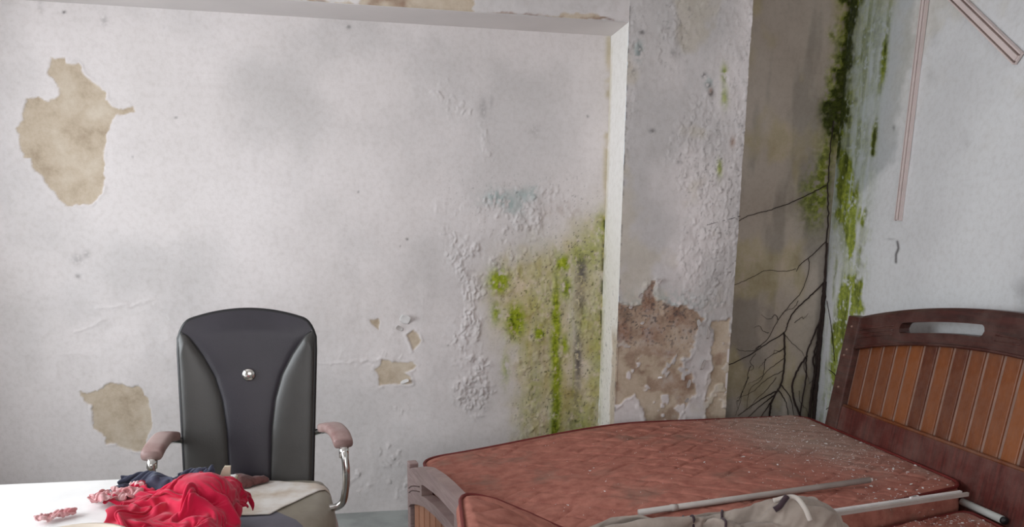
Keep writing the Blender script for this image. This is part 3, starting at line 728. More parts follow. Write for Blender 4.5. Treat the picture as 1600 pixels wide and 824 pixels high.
def frail():
    bm = bmesh.new(); d0, d1 = -.018, .030
    sl = [(.25, .74), (FW - .74, FW - .25)]
    def band(ua, ub, lo, hi):
        pts = []
        for k in range(len(lo)): pass
    def cell(ua, ub, l0, l1, h0, h1):
        vs = [[bm.verts.new(fpt(u_, z_, d)) for (u_, z_) in ((ua, l0), (ub, l1), (ub, h1), (ua, h0))] for d in (d0, d1)]
        bm.faces.new(vs[0]); bm.faces.new(vs[1][::-1])
        bm.faces.new([vs[0][3], vs[0][2], vs[1][2], vs[1][3]]); bm.faces.new([vs[0][0], vs[1][0], vs[1][1], vs[0][1]])
        bm.faces.new([vs[0][0], vs[0][3], vs[1][3], vs[1][0]]); bm.faces.new([vs[0][1], vs[1][1], vs[1][2], vs[0][2]])
    U = sorted(set(np.round(list(us) + [q for s_ in sl for q in s_], 4).tolist()))
    for ua, ub in zip(U[:-1], U[1:]):
        um = (ua + ub) / 2; lo = lambda u_: ftop(u_) - .17
        if any(a < um < b for a, b in sl):
            s0 = lambda u_: ftop(u_) - .125; s1 = lambda u_: ftop(u_) - .075
            cell(ua, ub, lo(ua), lo(ub), s0(ua), s0(ub)); cell(ua, ub, s1(ua), s1(ub), ftop(ua), ftop(ub))
        else: cell(ua, ub, lo(ua), lo(ub), ftop(ua), ftop(ub))
    bmesh.ops.remove_doubles(bm, verts=bm.verts, dist=.0003)
    return bm_obj('top_rail', bm, MATS['foot_wood'], foot)
fr = frail()
for k in (0, 1):
    uu = np.linspace(.015, .22, 8)
    tube('carved_line', [fpt(u_, ftop(u_) - .085 - .022 * k, .030) for u_ in uu], .0026, MATS['post_wood'], fr, 6)
PWf = (FW - .06) / 18
fslab('backing_panel', [(0, .12), (FW, .12), (FW, .30), (FW - .2, .36), (.2, .36), (0, .30)], -.010, -.002, MATS['frame_wood'], foot, 0)
for k in range(18):
    a, b = .04 + k * PWf, .04 + (k + 1) * PWf - .012
    fslab('slat', [(a, .14), (b, .14), (b, ftop(b) - .165), (a, ftop(a) - .165)], -.004, .012, MATS['foot_slat'], foot, .003, at=fpt((a + b) / 2, .14, 0))
fslab('bottom_rail', [(0, .05), (FW, .05), (FW, .15), (0, .15)], -.018, .024, MATS['foot_wood'], foot)
# side rails and platform boards that carry the mattresses
for s in (1, -1):
    yy = BCY + s * (HW - .10)
    box('side_rail', (.34 if s > 0 else .56, yy - .018, .20), (2.26, yy + .018, .335), MATS['frame_wood'], bed, .004)
for k in range(11):
    x = .60 + k * .16
    box('base_board', (x, BCY - HW + .14, .318), (x + .10, BCY + HW - .06, .338), MATS['slat_wood'], bed, at=(x, BCY, .32))

# ------------------------------------------------------------------ mattresses
def round_poly(corners, n_corner=14, step=.012):
    """corners: (x, y, radius), counter-clockwise; returns dense closed outline"""
    out = []; m = len(corners)
    P = [np.array(c[:2], float) for c in corners]
    for k in range(m):
        p, a, b, r = P[k], P[k - 1], P[(k + 1) % m], corners[k][2]
        da = (a - p) / np.linalg.norm(a - p); db = (b - p) / np.linalg.norm(b - p)
        A, B = p + da * r, p + db * r
        for t in np.linspace(0, 1, n_corner):
            out.append((1 - t) ** 2 * A + 2 * t * (1 - t) * p + t ** 2 * B)
    out = np.array(out)
    d = np.r_[0, np.cumsum(np.linalg.norm(np.diff(np.vstack([out, out[:1]]), axis=0), axis=1))]
    n = int(d[-1] / step); s = np.linspace(0, d[-1], n, endpoint=False); cl = np.vstack([out, out[:1]])
    return np.stack([np.interp(s, d, cl[:, 0]), np.interp(s, d, cl[:, 1])], 1)

def mattress(name, corners, ztop, zbot, seed, dustf, label):
    ol = round_poly(corners); N = len(ol); c = ol.mean(0)
    rs = np.concatenate([np.linspace(.01, .93, 100), np.linspace(.937, 1.0, 16)])
    V = []; dust = []
    per = np.arange(N)
    dst = np.linalg.norm(ol - c, axis=1)
    for r in rs:
        xy = c + (ol - c) * r; x, y = xy[:, 0], xy[:, 1]
        edge = (1 - r) * dst                                  # metres from the rim, roughly
        z = ztop(x, y) - .010 * np.exp(-(edge / .016) ** 1.2)
        wx = x + .05 * (fbm(x * 6, y * 6, seed, 3) - .5); wy = y + .05 * (fbm(x * 6 + 9, y * 6, seed + 1, 3) - .5)
        p, q = (wx * .8 + wy * 1.1) / .135, (wx * .8 - wy * 1.1) / .135
        gp = np.abs((p % 1) - .5); gq = np.abs((q % 1) - .5)
        quilt = -(np.exp(-((.5 - gp) / .055) ** 2) * sstep(.3, .55, fbm(x * 5, y * 5, seed + 2)) + np.exp(-((.5 - gq) / .055) ** 2) * sstep(.35, .6, fbm(x * 5 + 4, y * 5, seed + 3)))
        fade = sstep(.01, .06, edge)
        wr = ridge(x * 7 + y * 3, y * 16 - x * 3, seed + 5, 3) - .6
        big = fbm(x * 2.2, y * 2.2, seed + 8, 3) - .5
        z = z + fade * (.0095 * quilt + .0100 * wr + .022 * big + .006 * (fbm(x * 14, y * 14, seed + 12, 3) - .5))
        V.append(np.stack([x, y, z], 1)); dust.append(dustf(x, y))
    top_rim = V[-1].copy(); zb = zbot(ol[:, 0], ol[:, 1])
    nrm = np.stack([np.gradient(ol[:, 1]), -np.gradient(ol[:, 0])], 1); nrm /= np.linalg.norm(nrm, axis=1)[:, None] + 1e-9
    for t in (.06, .2, .4, .6, .8, .94, 1.0):
        z = top_rim[:, 2] * (1 - t) + zb * t
        xy = ol + nrm * (.016 * math.sin(math.pi * t))
        V.append(np.stack([xy[:, 0], xy[:, 1], z], 1)); dust.append(np.zeros(N))
    for r in (.9, .5, .01):
        xy = c + (ol - c) * r
        V.append(np.stack([xy[:, 0], xy[:, 1], zbot(xy[:, 0], xy[:, 1])], 1)); dust.append(np.zeros(N))
    rows = len(V); V = np.vstack(V)
    i, j = np.meshgrid(np.arange(rows - 1), per, indexing='ij')
    a = i * N + j; b = i * N + (j + 1) % N; q = np.stack([a, a + N, b + N, b], -1).reshape(-1, 4)
    faces = q.tolist() + [list(range(N)), [(rows - 1) * N + k for k in range(N)][::-1]]
    root = empty(name, (c[0], c[1], float(zb.min())), label, 'mattress')
    o = mesh('cover', V, faces, MATS['mattress'], root)
    at_ = o.data.attributes.new('dust', 'FLOAT', 'POINT'); at_.data.foreach_set('value', np.concatenate(dust).astype(np.float32))
    bm = bmesh.new(); bm.from_mesh(o.data); bmesh.ops.recalc_face_normals(bm, faces=bm.faces[:]); bm.to_mesh(o.data); bm.free()
    rim = top_rim.copy(); rim[:, 2] += .004; rim[:, :2] += nrm * .002
    tube('piping', rim[::2], .0068, MATS['piping'], root, 8, closed=True)
    low = np.c_[ol + nrm * .004, zb + .012]
    tube('piping', low[::2], .0055, MATS['piping'], root, 6, closed=True)
    return root

def z_m1(x, y): return .556 - .100 * sstep(1.45, .12, x) ** 1.15 - .012 * sstep(3.0, 2.4, y) * sstep(1.2, .4, x)
def z_m2(x, y): return np.interp(x, [.2, .30, .40, .50, .60, .75, 1.0, 2.3], [.668, .678, .655, .615, .570, .528, .497, .472])
FLAT = .341
def dust1(x, y):
    return np.clip(1.5 * np.exp(-(((x - 2.1) / .34) ** 2 + ((y - 3.35) / .45) ** 2)) + .5 * sstep(1.7, 2.3, x) * sstep(.4, .6, fbm(x * 6, y * 6, 203)), 0, 1)
def dust2(x, y): return .8 * sstep(1.9, 2.2, x) * sstep(.35, .6, fbm(x * 8, y * 8, 207)) * sstep(2.1, 2.4, y)
mattress('quilted_mattress', [(.44, 2.305, .06), (1.62, 2.300, .10), (2.292, 2.50, .09), (2.302, 3.668, .10), (1.30, 3.655, .10), (.225, 3.50, .14)], z_m1,
         lambda x, y: np.full(np.shape(x), FLAT), 210, dust1, 'red quilted mattress against the wall, strewn with paint flakes below the headboard')
mattress('quilted_mattress', [(.225, 1.62, .10), (2.22, 1.62, .10), (2.262, 2.44, .05), (1.64, 2.252, .10), (.66, 2.262, .12), (.285, 2.375, .09)], z_m2,
         lambda x, y: np.where(x < .62, np.maximum(FLAT, z_m2(x, y) - .078), FLAT), 230, dust2, 'red quilted mattress with one corner curled up over the footboard')

# ------------------------------------------------------------------ paint flakes on the mattresses
fl_meshes = []
for k in range(8):
    rr = np.random.RandomState(300 + k); n = rr.randint(5, 8)
    ang = np.sort(rr.uniform(0, 2 * math.pi, n)); rad = rr.uniform(.5, 1.0, n)
    bm = bmesh.new(); cen = bm.verts.new((0, 0, .14)); vb = []; vt = []
    for a_, r_ in zip(ang, rad):
        z = rr.uniform(.05, .38)
        vt.append(bm.verts.new((math.cos(a_) * r_, math.sin(a_) * r_ * .6, z + .06))); vb.append(bm.verts.new((math.cos(a_) * r_, math.sin(a_) * r_ * .6, z - .02)))
    cb = bm.verts.new((0, 0, 0))
    for i in range(n):
        j = (i + 1) % n
        bm.faces.new([cen, vt[i], vt[j]]); bm.faces.new([cb, vb[j], vb[i]]); bm.faces.new([vt[i], vb[i], vb[j], vt[j]])
    me = bpy.data.meshes.new('paint_flake'); bm.to_mesh(me); bm.free(); me.materials.append(MATS['chip']); fl_meshes.append(me)
# highest point of the finished mattress surface under (x, y)
from mathutils.bvhtree import BVHTree
dg = bpy.context.evaluated_depsgraph_get()
covers = []
for o in list(COL.objects):
    if o.name.startswith('cover') and o.type == 'MESH':
        off = origin_of(o)
        covers.append(BVHTree.FromPolygons([tuple(np.array(v.co) + off) for v in o.data.vertices], [tuple(p.vertices) for p in o.data.polygons]))
def surf(x, y, default=.5):
    zs = []
    for t in covers:
        h_ = t.ray_cast(Vector((x, y, 2)), Vector((0, 0, -1)))
        if h_[0] is not None: zs.append(h_[0].z)
    return max(zs) if zs else default
def inside(x, y): return surf(x, y, -1) > 0
rf = np.random.RandomState(11)
BIG = [(1160,716,9),(1140,690,4),(1335,672,6),(1345,694,5),(1403,722,7),(1384,735,7),(1396,735,6),(1380,733,4),(1333,738,5),(1290,696,6),(1248,706,6),(1480,742,4),(1440,806,9),(1405,822,7),(1470,795,6),(1480,805,5),(1455,800,6),(1430,795,5),(1412,800,5),(1385,795,6),(1398,797,5),(1420,788,5),(1366,812,5),(1378,821,5),(888,768,4),(945,757,3),(922,725,5),(928,722,3),(1008,695,3),(1040,620,3),(1215,684,5),(1302,718,4),(1308,683,4),(1320,700,5),(1270,668,5),(1360,760,6),(1352,764,5),(1170,740,3),(1215,728,4),(1262,722,4),(1060,734,3),(850,812,3),(1185,668,4),(1200,690,6),(1240,676,5),(1430,728,4),(1450,742,4),(1418,741,5),(1366,768,6),(1400,764,4),(1350,706,5),(1372,715,4),(1310,745,3),(1254,690,5),(1228,664,4),(1520,812,4),(1500,820,4),(1460,818,5)]
cnt = 0
def flake(x, y, size, near):
    global cnt
    z = surf(x, y, -1)
    if z < 0: return
    o = bpy.data.objects.new('paint_flake', fl_meshes[cnt % 8]); link(o); cnt += 1
    o.location = (x, y, z - .0002); o.rotation_euler = (rf.uniform(-.12, .12), rf.uniform(-.12, .12), rf.uniform(0, 6.28)); o.scale = (size, size, min(size, .010))
    sz = 'large' if size > .0095 else 'small' if size > .0055 else 'tiny'
    if near: where = 'on the curled mattress beside the headboard' if x > 1.6 else 'on the curled corner of the mattress above the footboard'
    elif y > 3.25: where = 'on the dusty mattress end between headboard post and bare wall' if x > 1.8 else 'on the far mattress beside the mossy wall'
    elif x > 1.8: where = 'on the far mattress below the headboard slats' if y > 2.72 else 'on the far mattress corner next to the split stick'
    else: where = 'in the middle of the far mattress' if y > 2.6 else 'on the far mattress just behind the plastic tube'
    tag(o, sz + ' white paint flake ' + where, 'paint flake', 'paint flakes fallen on the mattresses')
for (px, py, s_) in BIG:
    q = hitz(px, py, .555)
    nearm = py > 780 and px > 1340
    if nearm: q = hitz(px, py, .475)
    flake(q[0], q[1], s_ * .0022, nearm or py > 790)
for k in range(140):
    if k < 70: x = rf.normal(2.05, .18); y = rf.normal(3.1, .38)
    elif k < 92: x = rf.uniform(1.2, 2.28); y = rf.uniform(2.45, 3.6)
    else: x = rf.normal(2.06, .10); y = rf.normal(2.36, .05)
    if inside(x, y) and x < 2.28 and y < 3.63: flake(x, y, rf.uniform(.0035, .0095), y < 2.40 and x > 1.7)
# crumbs too small to tell apart
V = []; Fc = []
for k in range(1500):
    if k < 1100: x = rf.normal(2.02, .26); y = rf.normal(3.15, .42)
    elif k < 1250: x = rf.uniform(.6, 2.2); y = rf.uniform(2.5, 3.6)
    else: x = rf.uniform(1.8, 2.24); y = rf.uniform(2.2, 2.44)
    if not (x < 2.285 and y < 3.64): continue
    z = surf(x, y, -1)
    if z < 0: continue
    r = rf.uniform(.0008, .0024); b = len(V); a0 = rf.uniform(0, 6)
    for s_ in range(3): V.append((x + r * 1.3 * math.cos(a0 + s_ * 2.1), y + r * math.sin(a0 + s_ * 2.1), z))
    V.append((x, y, z + r))
    Fc += [[b, b + 1, b + 3], [b + 1, b + 2, b + 3], [b + 2, b, b + 3], [b + 2, b + 1, b]]
cr = mesh('paint_crumbs', V, Fc, MATS['chip'], None, False, at=(1.9, 3.0, .55)); tag(cr, 'fine white paint crumbs sprinkled over the red mattresses', 'paint crumbs', kind='stuff')

# ------------------------------------------------------------------ heaps of cloth
def heap(name, x0, x1, y0, y1, hfun, base, mat, root=None, step=.0045, at=None, minh=.0035):
    """a rumpled cloth: surface z = base + h where h > 0, closed underneath"""
    xs = np.arange(x0, x1, step); ys = np.arange(y0, y1, step)
    A, B = np.meshgrid(xs, ys, indexing='ij'); a = A.ravel(); b = B.ravel()
    bz = base(a, b) if callable(base) else np.full(a.shape, base)
    h = hfun(a, b); keep = (h > minh).reshape(A.shape)
    top = np.stack([a, b, bz + np.maximum(h, .0015)], 1); bot = np.stack([a, b, bz + .0008], 1)
    nv = len(ys); n = len(a)
    cell = keep[:-1, :-1] & keep[1:, :-1] & keep[1:, 1:] & keep[:-1, 1:]
    I, J = np.nonzero(cell)
    k = I * nv + J
    ft = np.stack([k, k + nv, k + nv + 1, k + 1], 1); fb = np.stack([k, k + 1, k + nv + 1, k + nv], 1) + n
    sides = []
    pad = np.pad(cell, 1)
    for (di, dj, e) in ((-1, 0, (1, 0)), (1, 0, (nv, nv + 1)), (0, -1, (0, nv)), (0, 1, (nv + 1, 1))):
        nb = pad[1 + di:1 + di + cell.shape[0], 1 + dj:1 + dj + cell.shape[1]]
        ii, jj = np.nonzero(cell & ~nb); kk = ii * nv + jj
        sides.append(np.stack([kk + e[1], kk + e[0], kk + e[0] + n, kk + e[1] + n], 1))
    fc = np.vstack([ft, fb] + sides); vv = np.vstack([top, bot])
    used = np.unique(fc); remap = np.full(len(vv), -1); remap[used] = np.arange(len(used))
    o = mesh(name, vv[used], remap[fc], mat, root, True, at)
    return o
def lobes(a, b, L):
    """L: list of (x0, y0, x1, y1, radius, height, tip height) rounded folds; smooth union"""
    h = np.zeros(a.shape)
    for (ax, ay, bx, by, r, h0, h1) in L:
        ex, ey = bx - ax, by - ay
        t = np.clip(((a - ax) * ex + (b - ay) * ey) / (ex * ex + ey * ey + 1e-9), 0, 1)
        d = np.hypot(a - ax - t * ex, b - ay - t * ey)
        hh = (h0 + (h1 - h0) * t) * np.sqrt(np.clip(1 - (d / r) ** 2, 0, 1))
        k = .012
        m_ = np.clip(.5 + .5 * (hh - h) / k, 0, 1); h = np.where((hh > 0) & (h > 0), hh * m_ + h * (1 - m_) + k * m_ * (1 - m_), np.maximum(h, hh))
    return h

def settle(name, P, rest, nu, nv, colliders, mat, parent, frames=26, at=None, thick=.0022, stiff=6, bend=.6, fric=12, sub=1):
    """let a crumpled sheet (P) whose true size is 'rest' fall and fold on the colliders; keep the settled shape"""
    o = grid_mesh(name, P, nu, nv, mat, None, False)
    o.shape_key_add(name='Basis'); kb = o.shape_key_add(name='rest')
    kb.data.foreach_set('co', rest.astype(np.float32).ravel()); kb.value = 0.0
    cols = []
    for V, Fc in colliders:
        c = mesh('collider', V, Fc, mat, None, False); c.modifiers.new('col', 'COLLISION')
        c.collision.thickness_outer = .003; c.collision.cloth_friction = 30; cols.append(c)
    m = o.modifiers.new('cloth', 'CLOTH'); cs_ = m.settings
    cs_.quality = 5; cs_.mass = .12; cs_.tension_stiffness = stiff; cs_.compression_stiffness = stiff; cs_.shear_stiffness = stiff * .6; cs_.bending_stiffness = bend
    cs_.tension_damping = 12; cs_.compression_damping = 12; cs_.shear_damping = 12; cs_.bending_damping = .6; cs_.air_damping = 2.5
    cs_.rest_shape_key = kb
    m.collision_settings.use_self_collision = True; m.collision_settings.self_distance_min = .003; m.collision_settings.self_friction = fric
    m.collision_settings.distance_min = .003; m.collision_settings.collision_quality = 3; m.collision_settings.friction = 25
    m.point_cache.frame_start = 1; m.point_cache.frame_end = frames + 2
    for f in range(1, frames + 1): S.frame_set(f)
    ev = o.evaluated_get(bpy.context.evaluated_depsgraph_get()); n = len(P); co = np.zeros(n * 3, np.float32)
    ev.data.vertices.foreach_get('co', co); co = co.reshape(-1, 3).astype(float)
    me = o.data; bpy.data.objects.remove(o); bpy.data.meshes.remove(me)
    for c in cols: me = c.data; bpy.data.objects.remove(c); bpy.data.meshes.remove(me)
    S.frame_set(1)
    r = grid_mesh(name, co, nu, nv, mat, parent, False, at=at)
    md = r.modifiers.new('thickness', 'SOLIDIFY'); md.thickness = thick; md.offset = 0
    md = r.modifiers.new('smooth', 'SUBSURF'); md.levels = sub; md.render_levels = sub
    return r, co
def ellipsoid(c, r, n=24, m_=12):
    V = [(c[0] + r[0] * math.cos(a) * math.cos(t), c[1] + r[1] * math.sin(a) * math.cos(t), c[2] + r[2] * math.sin(t)) for t in np.linspace(-math.pi / 2, math.pi / 2, m_) for a in np.linspace(0, 2 * math.pi, n, endpoint=False)]
    Fc = [[i * n + k, i * n + (k + 1) % n, (i + 1) * n + (k + 1) % n, (i + 1) * n + k] for i in range(m_ - 1) for k in range(n)]
    return V, Fc
def boxgeo(lo, hi):
    V = [(x, y, z) for x in (lo[0], hi[0]) for y in (lo[1], hi[1]) for z in (lo[2], hi[2])]
    return V, [[0, 1, 3, 2], [4, 6, 7, 5], [0, 4, 5, 1], [2, 3, 7, 6], [1, 5, 7, 3], [0, 2, 6, 4]]
# ------------------------------------------------------------------ things on the bed
def on(px, py, z): q = hitz(px, py, z); return q[:2]
# taupe garment over the near edge of the far mattress
gb = lambda a, b: np.where(b > 2.29, z_m1(a, b), z_m2(a, b) + (z_m1(a, b) - z_m2(a, b)) * sstep(2.14, 2.29, b)) + .004
garment = empty('crumpled_garment', (1.25, 2.36, .56), 'crumpled taupe garment with dark plum trim, threaded by a stick on the red mattress', 'clothing')
nu, nv = 92, 44
A_, B_ = np.meshgrid(np.linspace(-.5, .5, nu), np.linspace(-.5, .5, nv), indexing='ij'); a = A_.ravel(); b = B_.ravel()
rest = np.stack([a * 1.16, b * .50, np.full(a.shape, 1.0)], 1)
pl, pr = on(880, 826, .555), on(1338, 812, .60)
t = a + .5
cx_ = pl[0] + (pr[0] - pl[0]) * t; cy_ = pl[1] + (pr[1] - pl[1]) * t
wd = np.interp(t, [0, .08, .3, .7, .92, 1], [.20, .20, .24, .24, .15, .05])
x = cx_ + .03 * (fbm(a * 6, b * 4, 701, 3) - .5) + .16 * b * np.sin(a * 3); y = cy_ + b * wd + .03 * (fbm(a * 6 + 5, b * 4, 703, 3) - .5)
z = gb(x, y) + .030 + np.interp(t, [0, .25, .5, .75, .95, 1], [.0, .025, .065, .125, .070, .015]) * (1 - (2 * np.abs(b)) ** 2) + .034 * np.sin(b * 22 + a * 12 + 5 * fbm(a * 3, b * 3, 705)) * np.interp(t, [0, .2, 1], [.4, 1, .8])
gx, gy = np.meshgrid(np.linspace(.4, 1.95, 40), np.linspace(2.0, 2.8, 24), indexing='ij')
gv = np.stack([gx.ravel(), gy.ravel(), gb(gx.ravel(), gy.ravel()) + .004], 1)
gf = [[i * 24 + j, (i + 1) * 24 + j, (i + 1) * 24 + j + 1, i * 24 + j + 1] for i in range(39) for j in range(23)]
core = [ellipsoid((*on(1250, 815, .60), .565), (.115, .06, .112), 20, 10), ellipsoid((*on(1105, 824, .60), .555), (.15, .05, .056), 20, 10)]
gm, gco = settle('cloth', np.stack([x, y, z], 1), rest, nu, nv, [(gv.tolist(), gf)] + core, MATS['grey_cloth'], garment, 20, bend=1.6)
gtree = BVHTree.FromPolygons([tuple(v) for v in gco], [(i * nv + j, (i + 1) * nv + j, (i + 1) * nv + j + 1, i * nv + j + 1) for i in range(nu - 1) for j in range(nv - 1)])
print('garment', gco.min(0), gco.max(0))
def on_garment(pts, lift, n=8):
    """points on the settled garment under photo pixels"""
    out = []
    for px, py in pts:
        d = ray(px, py); h_ = gtree.ray_cast(Vector(C0), Vector(d / np.linalg.norm(d)))
        if h_[0] is not None: out.append(np.array(h_[0]) - lift * d / np.linalg.norm(d))
    return spline(np.array(out), n) if len(out) > 1 else None
# hem bands run along the sheet's own rows
def row_band(i, j0, j1, r):
    p = gco.reshape(nu, nv, 3)[i, j0:j1]; tube('trim_band', spline(p, 2) + np.array([0, -.001, .002]), r, MATS['dark_trim'], garment, 6)
row_band(0, 0, nv, .0045); row_band(int(nu * .36), 4, 30, .0045); row_band(int(nu * .50), 2, 24, .004)
for pts, r, mt, nm in (([(1230, 776), (1224, 784), (1218, 792), (1210, 797)], .0095, 'dark_trim', 'dark_opening'), ([(1208, 783), (1222, 772), (1240, 777), (1256, 792), (1266, 814)], .0085, 'pale_cloth', 'collar_roll')):
    p = on_garment(pts, .003)
    if p is not None: tube(nm, p, r, MATS[mt], garment, 8)
# grey white tube lying across the far mattress
def settle_pt(px, py, up_):
    z = .56
    for _ in range(6): q = on(px, py, z); z = surf(*q) + up_
    return q
a_, b_ = settle_pt(998, 805, .016), settle_pt(1358, 755, .016)
def along(p, q, zf, n=2): t = np.linspace(0, 1, n)[:, None]; xy = p * (1 - t) + q * t; return np.c_[xy, zf(xy[:, 0], xy[:, 1])]
tb = empty('plastic_tube', (float(a_[0]), float(a_[1]), .57), 'grey-white plastic tube lying behind the taupe garment', 'tube')
Z0, Z1 = surf(*a_) + .013, surf(*b_) + .016
zmx = max(surf(*(a_ * (1 - t) + b_ * t)) + .011 - (Z0 * (1 - t) + Z1 * t) for t in np.linspace(0, 1, 9)); Z0 += max(0, zmx); Z1 += max(0, zmx)
tube('pipe', np.array([[*a_, Z0], [*b_, Z1]]), .0115, MATS['tube'], tb, 16)
dv = (b_ - a_) / np.linalg.norm(b_ - a_); 
tube('end_cap', np.array([[*(b_ - dv * .002), Z1], [*(b_ + dv * .006), Z1], [*(b_ + dv * .012), Z1]]), [.0095, .0085, .006], MATS['chip'], tb, 12)
q_ = a_ * .72 + b_ * .28; q_ = a_ * .86 + b_ * .14; zq = Z0 * .86 + Z1 * .14
tube('joint_ring', np.array([[*(q_ - dv * .012), zq], [*(q_ + dv * .012), zq]]), .0130, MATS['tube'], tb, 14)
# split stick that runs out of the garment towards the headboard
a_, b_ = on(1322, 799, .575), on(1510, 771, .575)
st = empty('split_stick', (float(a_[0]), float(a_[1]), .56), 'split pale plastic trunking stick poking out of the taupe garment', 'stick')
dv = (b_ - a_) / np.linalg.norm(b_ - a_); nv_ = np.array([-dv[1], dv[0]])
def stick(name, off, w_, z0, z1, ra, rb, mat):
    V = []
    for p, zz in ((ra, 0), (rb, 0)):
        for s_ in (-1, 1):
            for hgt in (z0, z1): V.append([*(p + nv_ * (off + s_ * w_)), hgt])
    Fc = [[0, 1, 3, 2], [4, 6, 7, 5], [0, 4, 5, 1], [2, 3, 7, 6], [1, 5, 7, 3], [0, 2, 6, 4]]
    mesh(name, V, Fc, mat, st, False)
zs_ = .566
stick('lower_half', -.006, .005, zs_, zs_ + .014, a_ - dv * .05, b_ + dv * .0, MATS['tube'])
stick('upper_half', .006, .0055, zs_ + .001, zs_ + .019, a_ - dv * .05, b_ - dv * .022, MATS['chip'])
stick('dark_joint', .0003, .0016, zs_ + .001, zs_ + .0115, a_ - dv * .05, b_ - dv * .03, MATS['dark_trim'])
for k in range(3):
    p = a_ + (b_ - a_) * (.52 + .02 * k); stick('splinter', .004 + .002 * k, .004, zs_ + .012, zs_ + .024, p, p + dv * .02, MATS['chip'])
# short tube beside the headboard
a_, b_ = hitz(1506, 783, .49), hitz(1578, 811, .49)
t3 = empty('lamp_tube', tuple(a_), 'short grey-white lamp tube wedged between the curled mattress and the headboard', 'tube')
a_[0] = 2.278; b_[0] = 2.278; a_[2] = .487; b_[2] = .487
tube('glass', np.array([a_, b_]), .0145, MATS['glass_tube'], t3, 16)
dv3 = (b_ - a_) / np.linalg.norm(b_ - a_)
tube('end_cap', np.array([b_ - dv3 * .002, b_ + dv3 * .014]), .0138, MATS['black_plastic'], t3, 16)

# ------------------------------------------------------------------ office chair
CHX, CHY = -.425, 2.60
chair = empty('office_chair', (CHX, CHY, 0), 'black leatherette high-back office chair with chrome arms and a button', 'chair')
BY = 2.86                                   # front of the back rest at its foot
bl = [hity(275, 520, BY), hity(296, 790, BY)]; brr = [hity(492, 520, BY), hity(488, 790, BY)]
ZT = hity(383, 487, BY)[2]; ZS = (bl[0][2] + brr[0][2]) / 2; ZL = .50
def back_edges(z):
    t = (z - bl[1][2]) / (bl[0][2] - bl[1][2])
    return bl[1][0] + (bl[0][0] - bl[1][0]) * t, brr[1][0] + (brr[0][0] - brr[1][0]) * t
def back_y(z, s):                            # slight recline and wings that come forward
    return BY + .10 * (z - .75) - .018 * abs(s) ** 2.2
xc = (bl[0][0] + brr[0][0]) / 2; hwid = (brr[0][0] - bl[0][0]) / 2
def top_z(s):                                # arched top with rounded shoulders
    a = abs(s); return ZT - (.050 * a ** 2 + .055 * np.clip((a - .80) / .20, 0, 1) ** 2.6)
def back_pt(s, v, d=0.0):                    # s -1..1 across, v 0..1 up, d outwards (towards viewer)
    z = ZL + (top_z(s) - ZL) * v
    xl, xr = back_edges(min(z, bl[0][2]))
    x = (xl + xr) / 2 + s * (xr - xl) / 2
    return np.array([x, back_y(z, s) - d, z])
backrest = empty('backrest', (0, 0, 0)); backrest.parent = chair; backrest.location = (0, BY - CHY, .75)
def seam(v): return float(np.interp(v, [0, .18, .40, .55, .68, .80, .90, .97, 1.0], [.32, .33, .35, .40, .50, .66, .82, .93, .95]))
def panel(name, s0, s1, mat, puff, nu=26, nv=60):
    P = []
    for i in range(nu):
        for j in range(nv):
            v = j / (nv - 1); a, b = s0(v), s1(v); t = i / (nu - 1); s = a + (b - a) * t
            pf = puff * (4 * t * (1 - t)) ** .5 * min(1, (1 - v) * 9 + .05)
            P.append(back_pt(s, v, pf))
    return grid_mesh(name, np.array(P), nu, nv, mat, backrest, False)
panel('centre_panel', lambda v: -seam(v), lambda v: seam(v), MATS['leather'], .014)
panel('side_panel', lambda v: -.995, lambda v: -seam(v), MATS['leather_side'], .016)
panel('side_panel', lambda v: seam(v), lambda v: .995, MATS['leather_side'], .016)
for s in (-1, 1):
    tube('seam', np.array([back_pt(s * seam(v), v, .001) for v in np.linspace(0, .985, 50)]), .0016, MATS['leather_edge'], backrest, 6)
# shell behind and rim
ss = np.linspace(-1, 1, 41); vs = np.linspace(0, 1, 41)
P = []
for i, s in enumerate(ss):
    for j, v in enumerate(vs):
        q = back_pt(s, v); e = max(0, 1 - abs(s)) ** .5 * min(1, (1 - v) * 6 + .0) ** .5
        P.append(q + np.array([0, .018 + .045 * e, 0]))
grid_mesh('back_shell', np.array(P), 41, 41, MATS['leather_edge'], backrest, True)
rim = [back_pt(-1, v) for v in np.linspace(0, .93, 40)] + [back_pt(s, 1) for s in np.linspace(-.99, .99, 60)] + [back_pt(1, v) for v in np.linspace(.93, 0, 40)]
rim = np.array(rim) + np.array([0, .009, 0])
tube('rim_piping', rim, .0085, MATS['leather_edge'], backrest, 10)
q = hity(387, 588, BY - .02); bm = bmesh.new(); bmesh.ops.create_uvsphere(bm, u_segments=24, v_segments=12, radius=1)
for v in bm.verts: v.co = (v.co.x * .0235, v.co.y * .012, v.co.z * .0235)
bmesh.ops.translate(bm, verts=bm.verts, vec=(q[0], back_y(q[2], 0) - .018, q[2])); bm_obj('button', bm, MATS['chrome'], backrest, True)
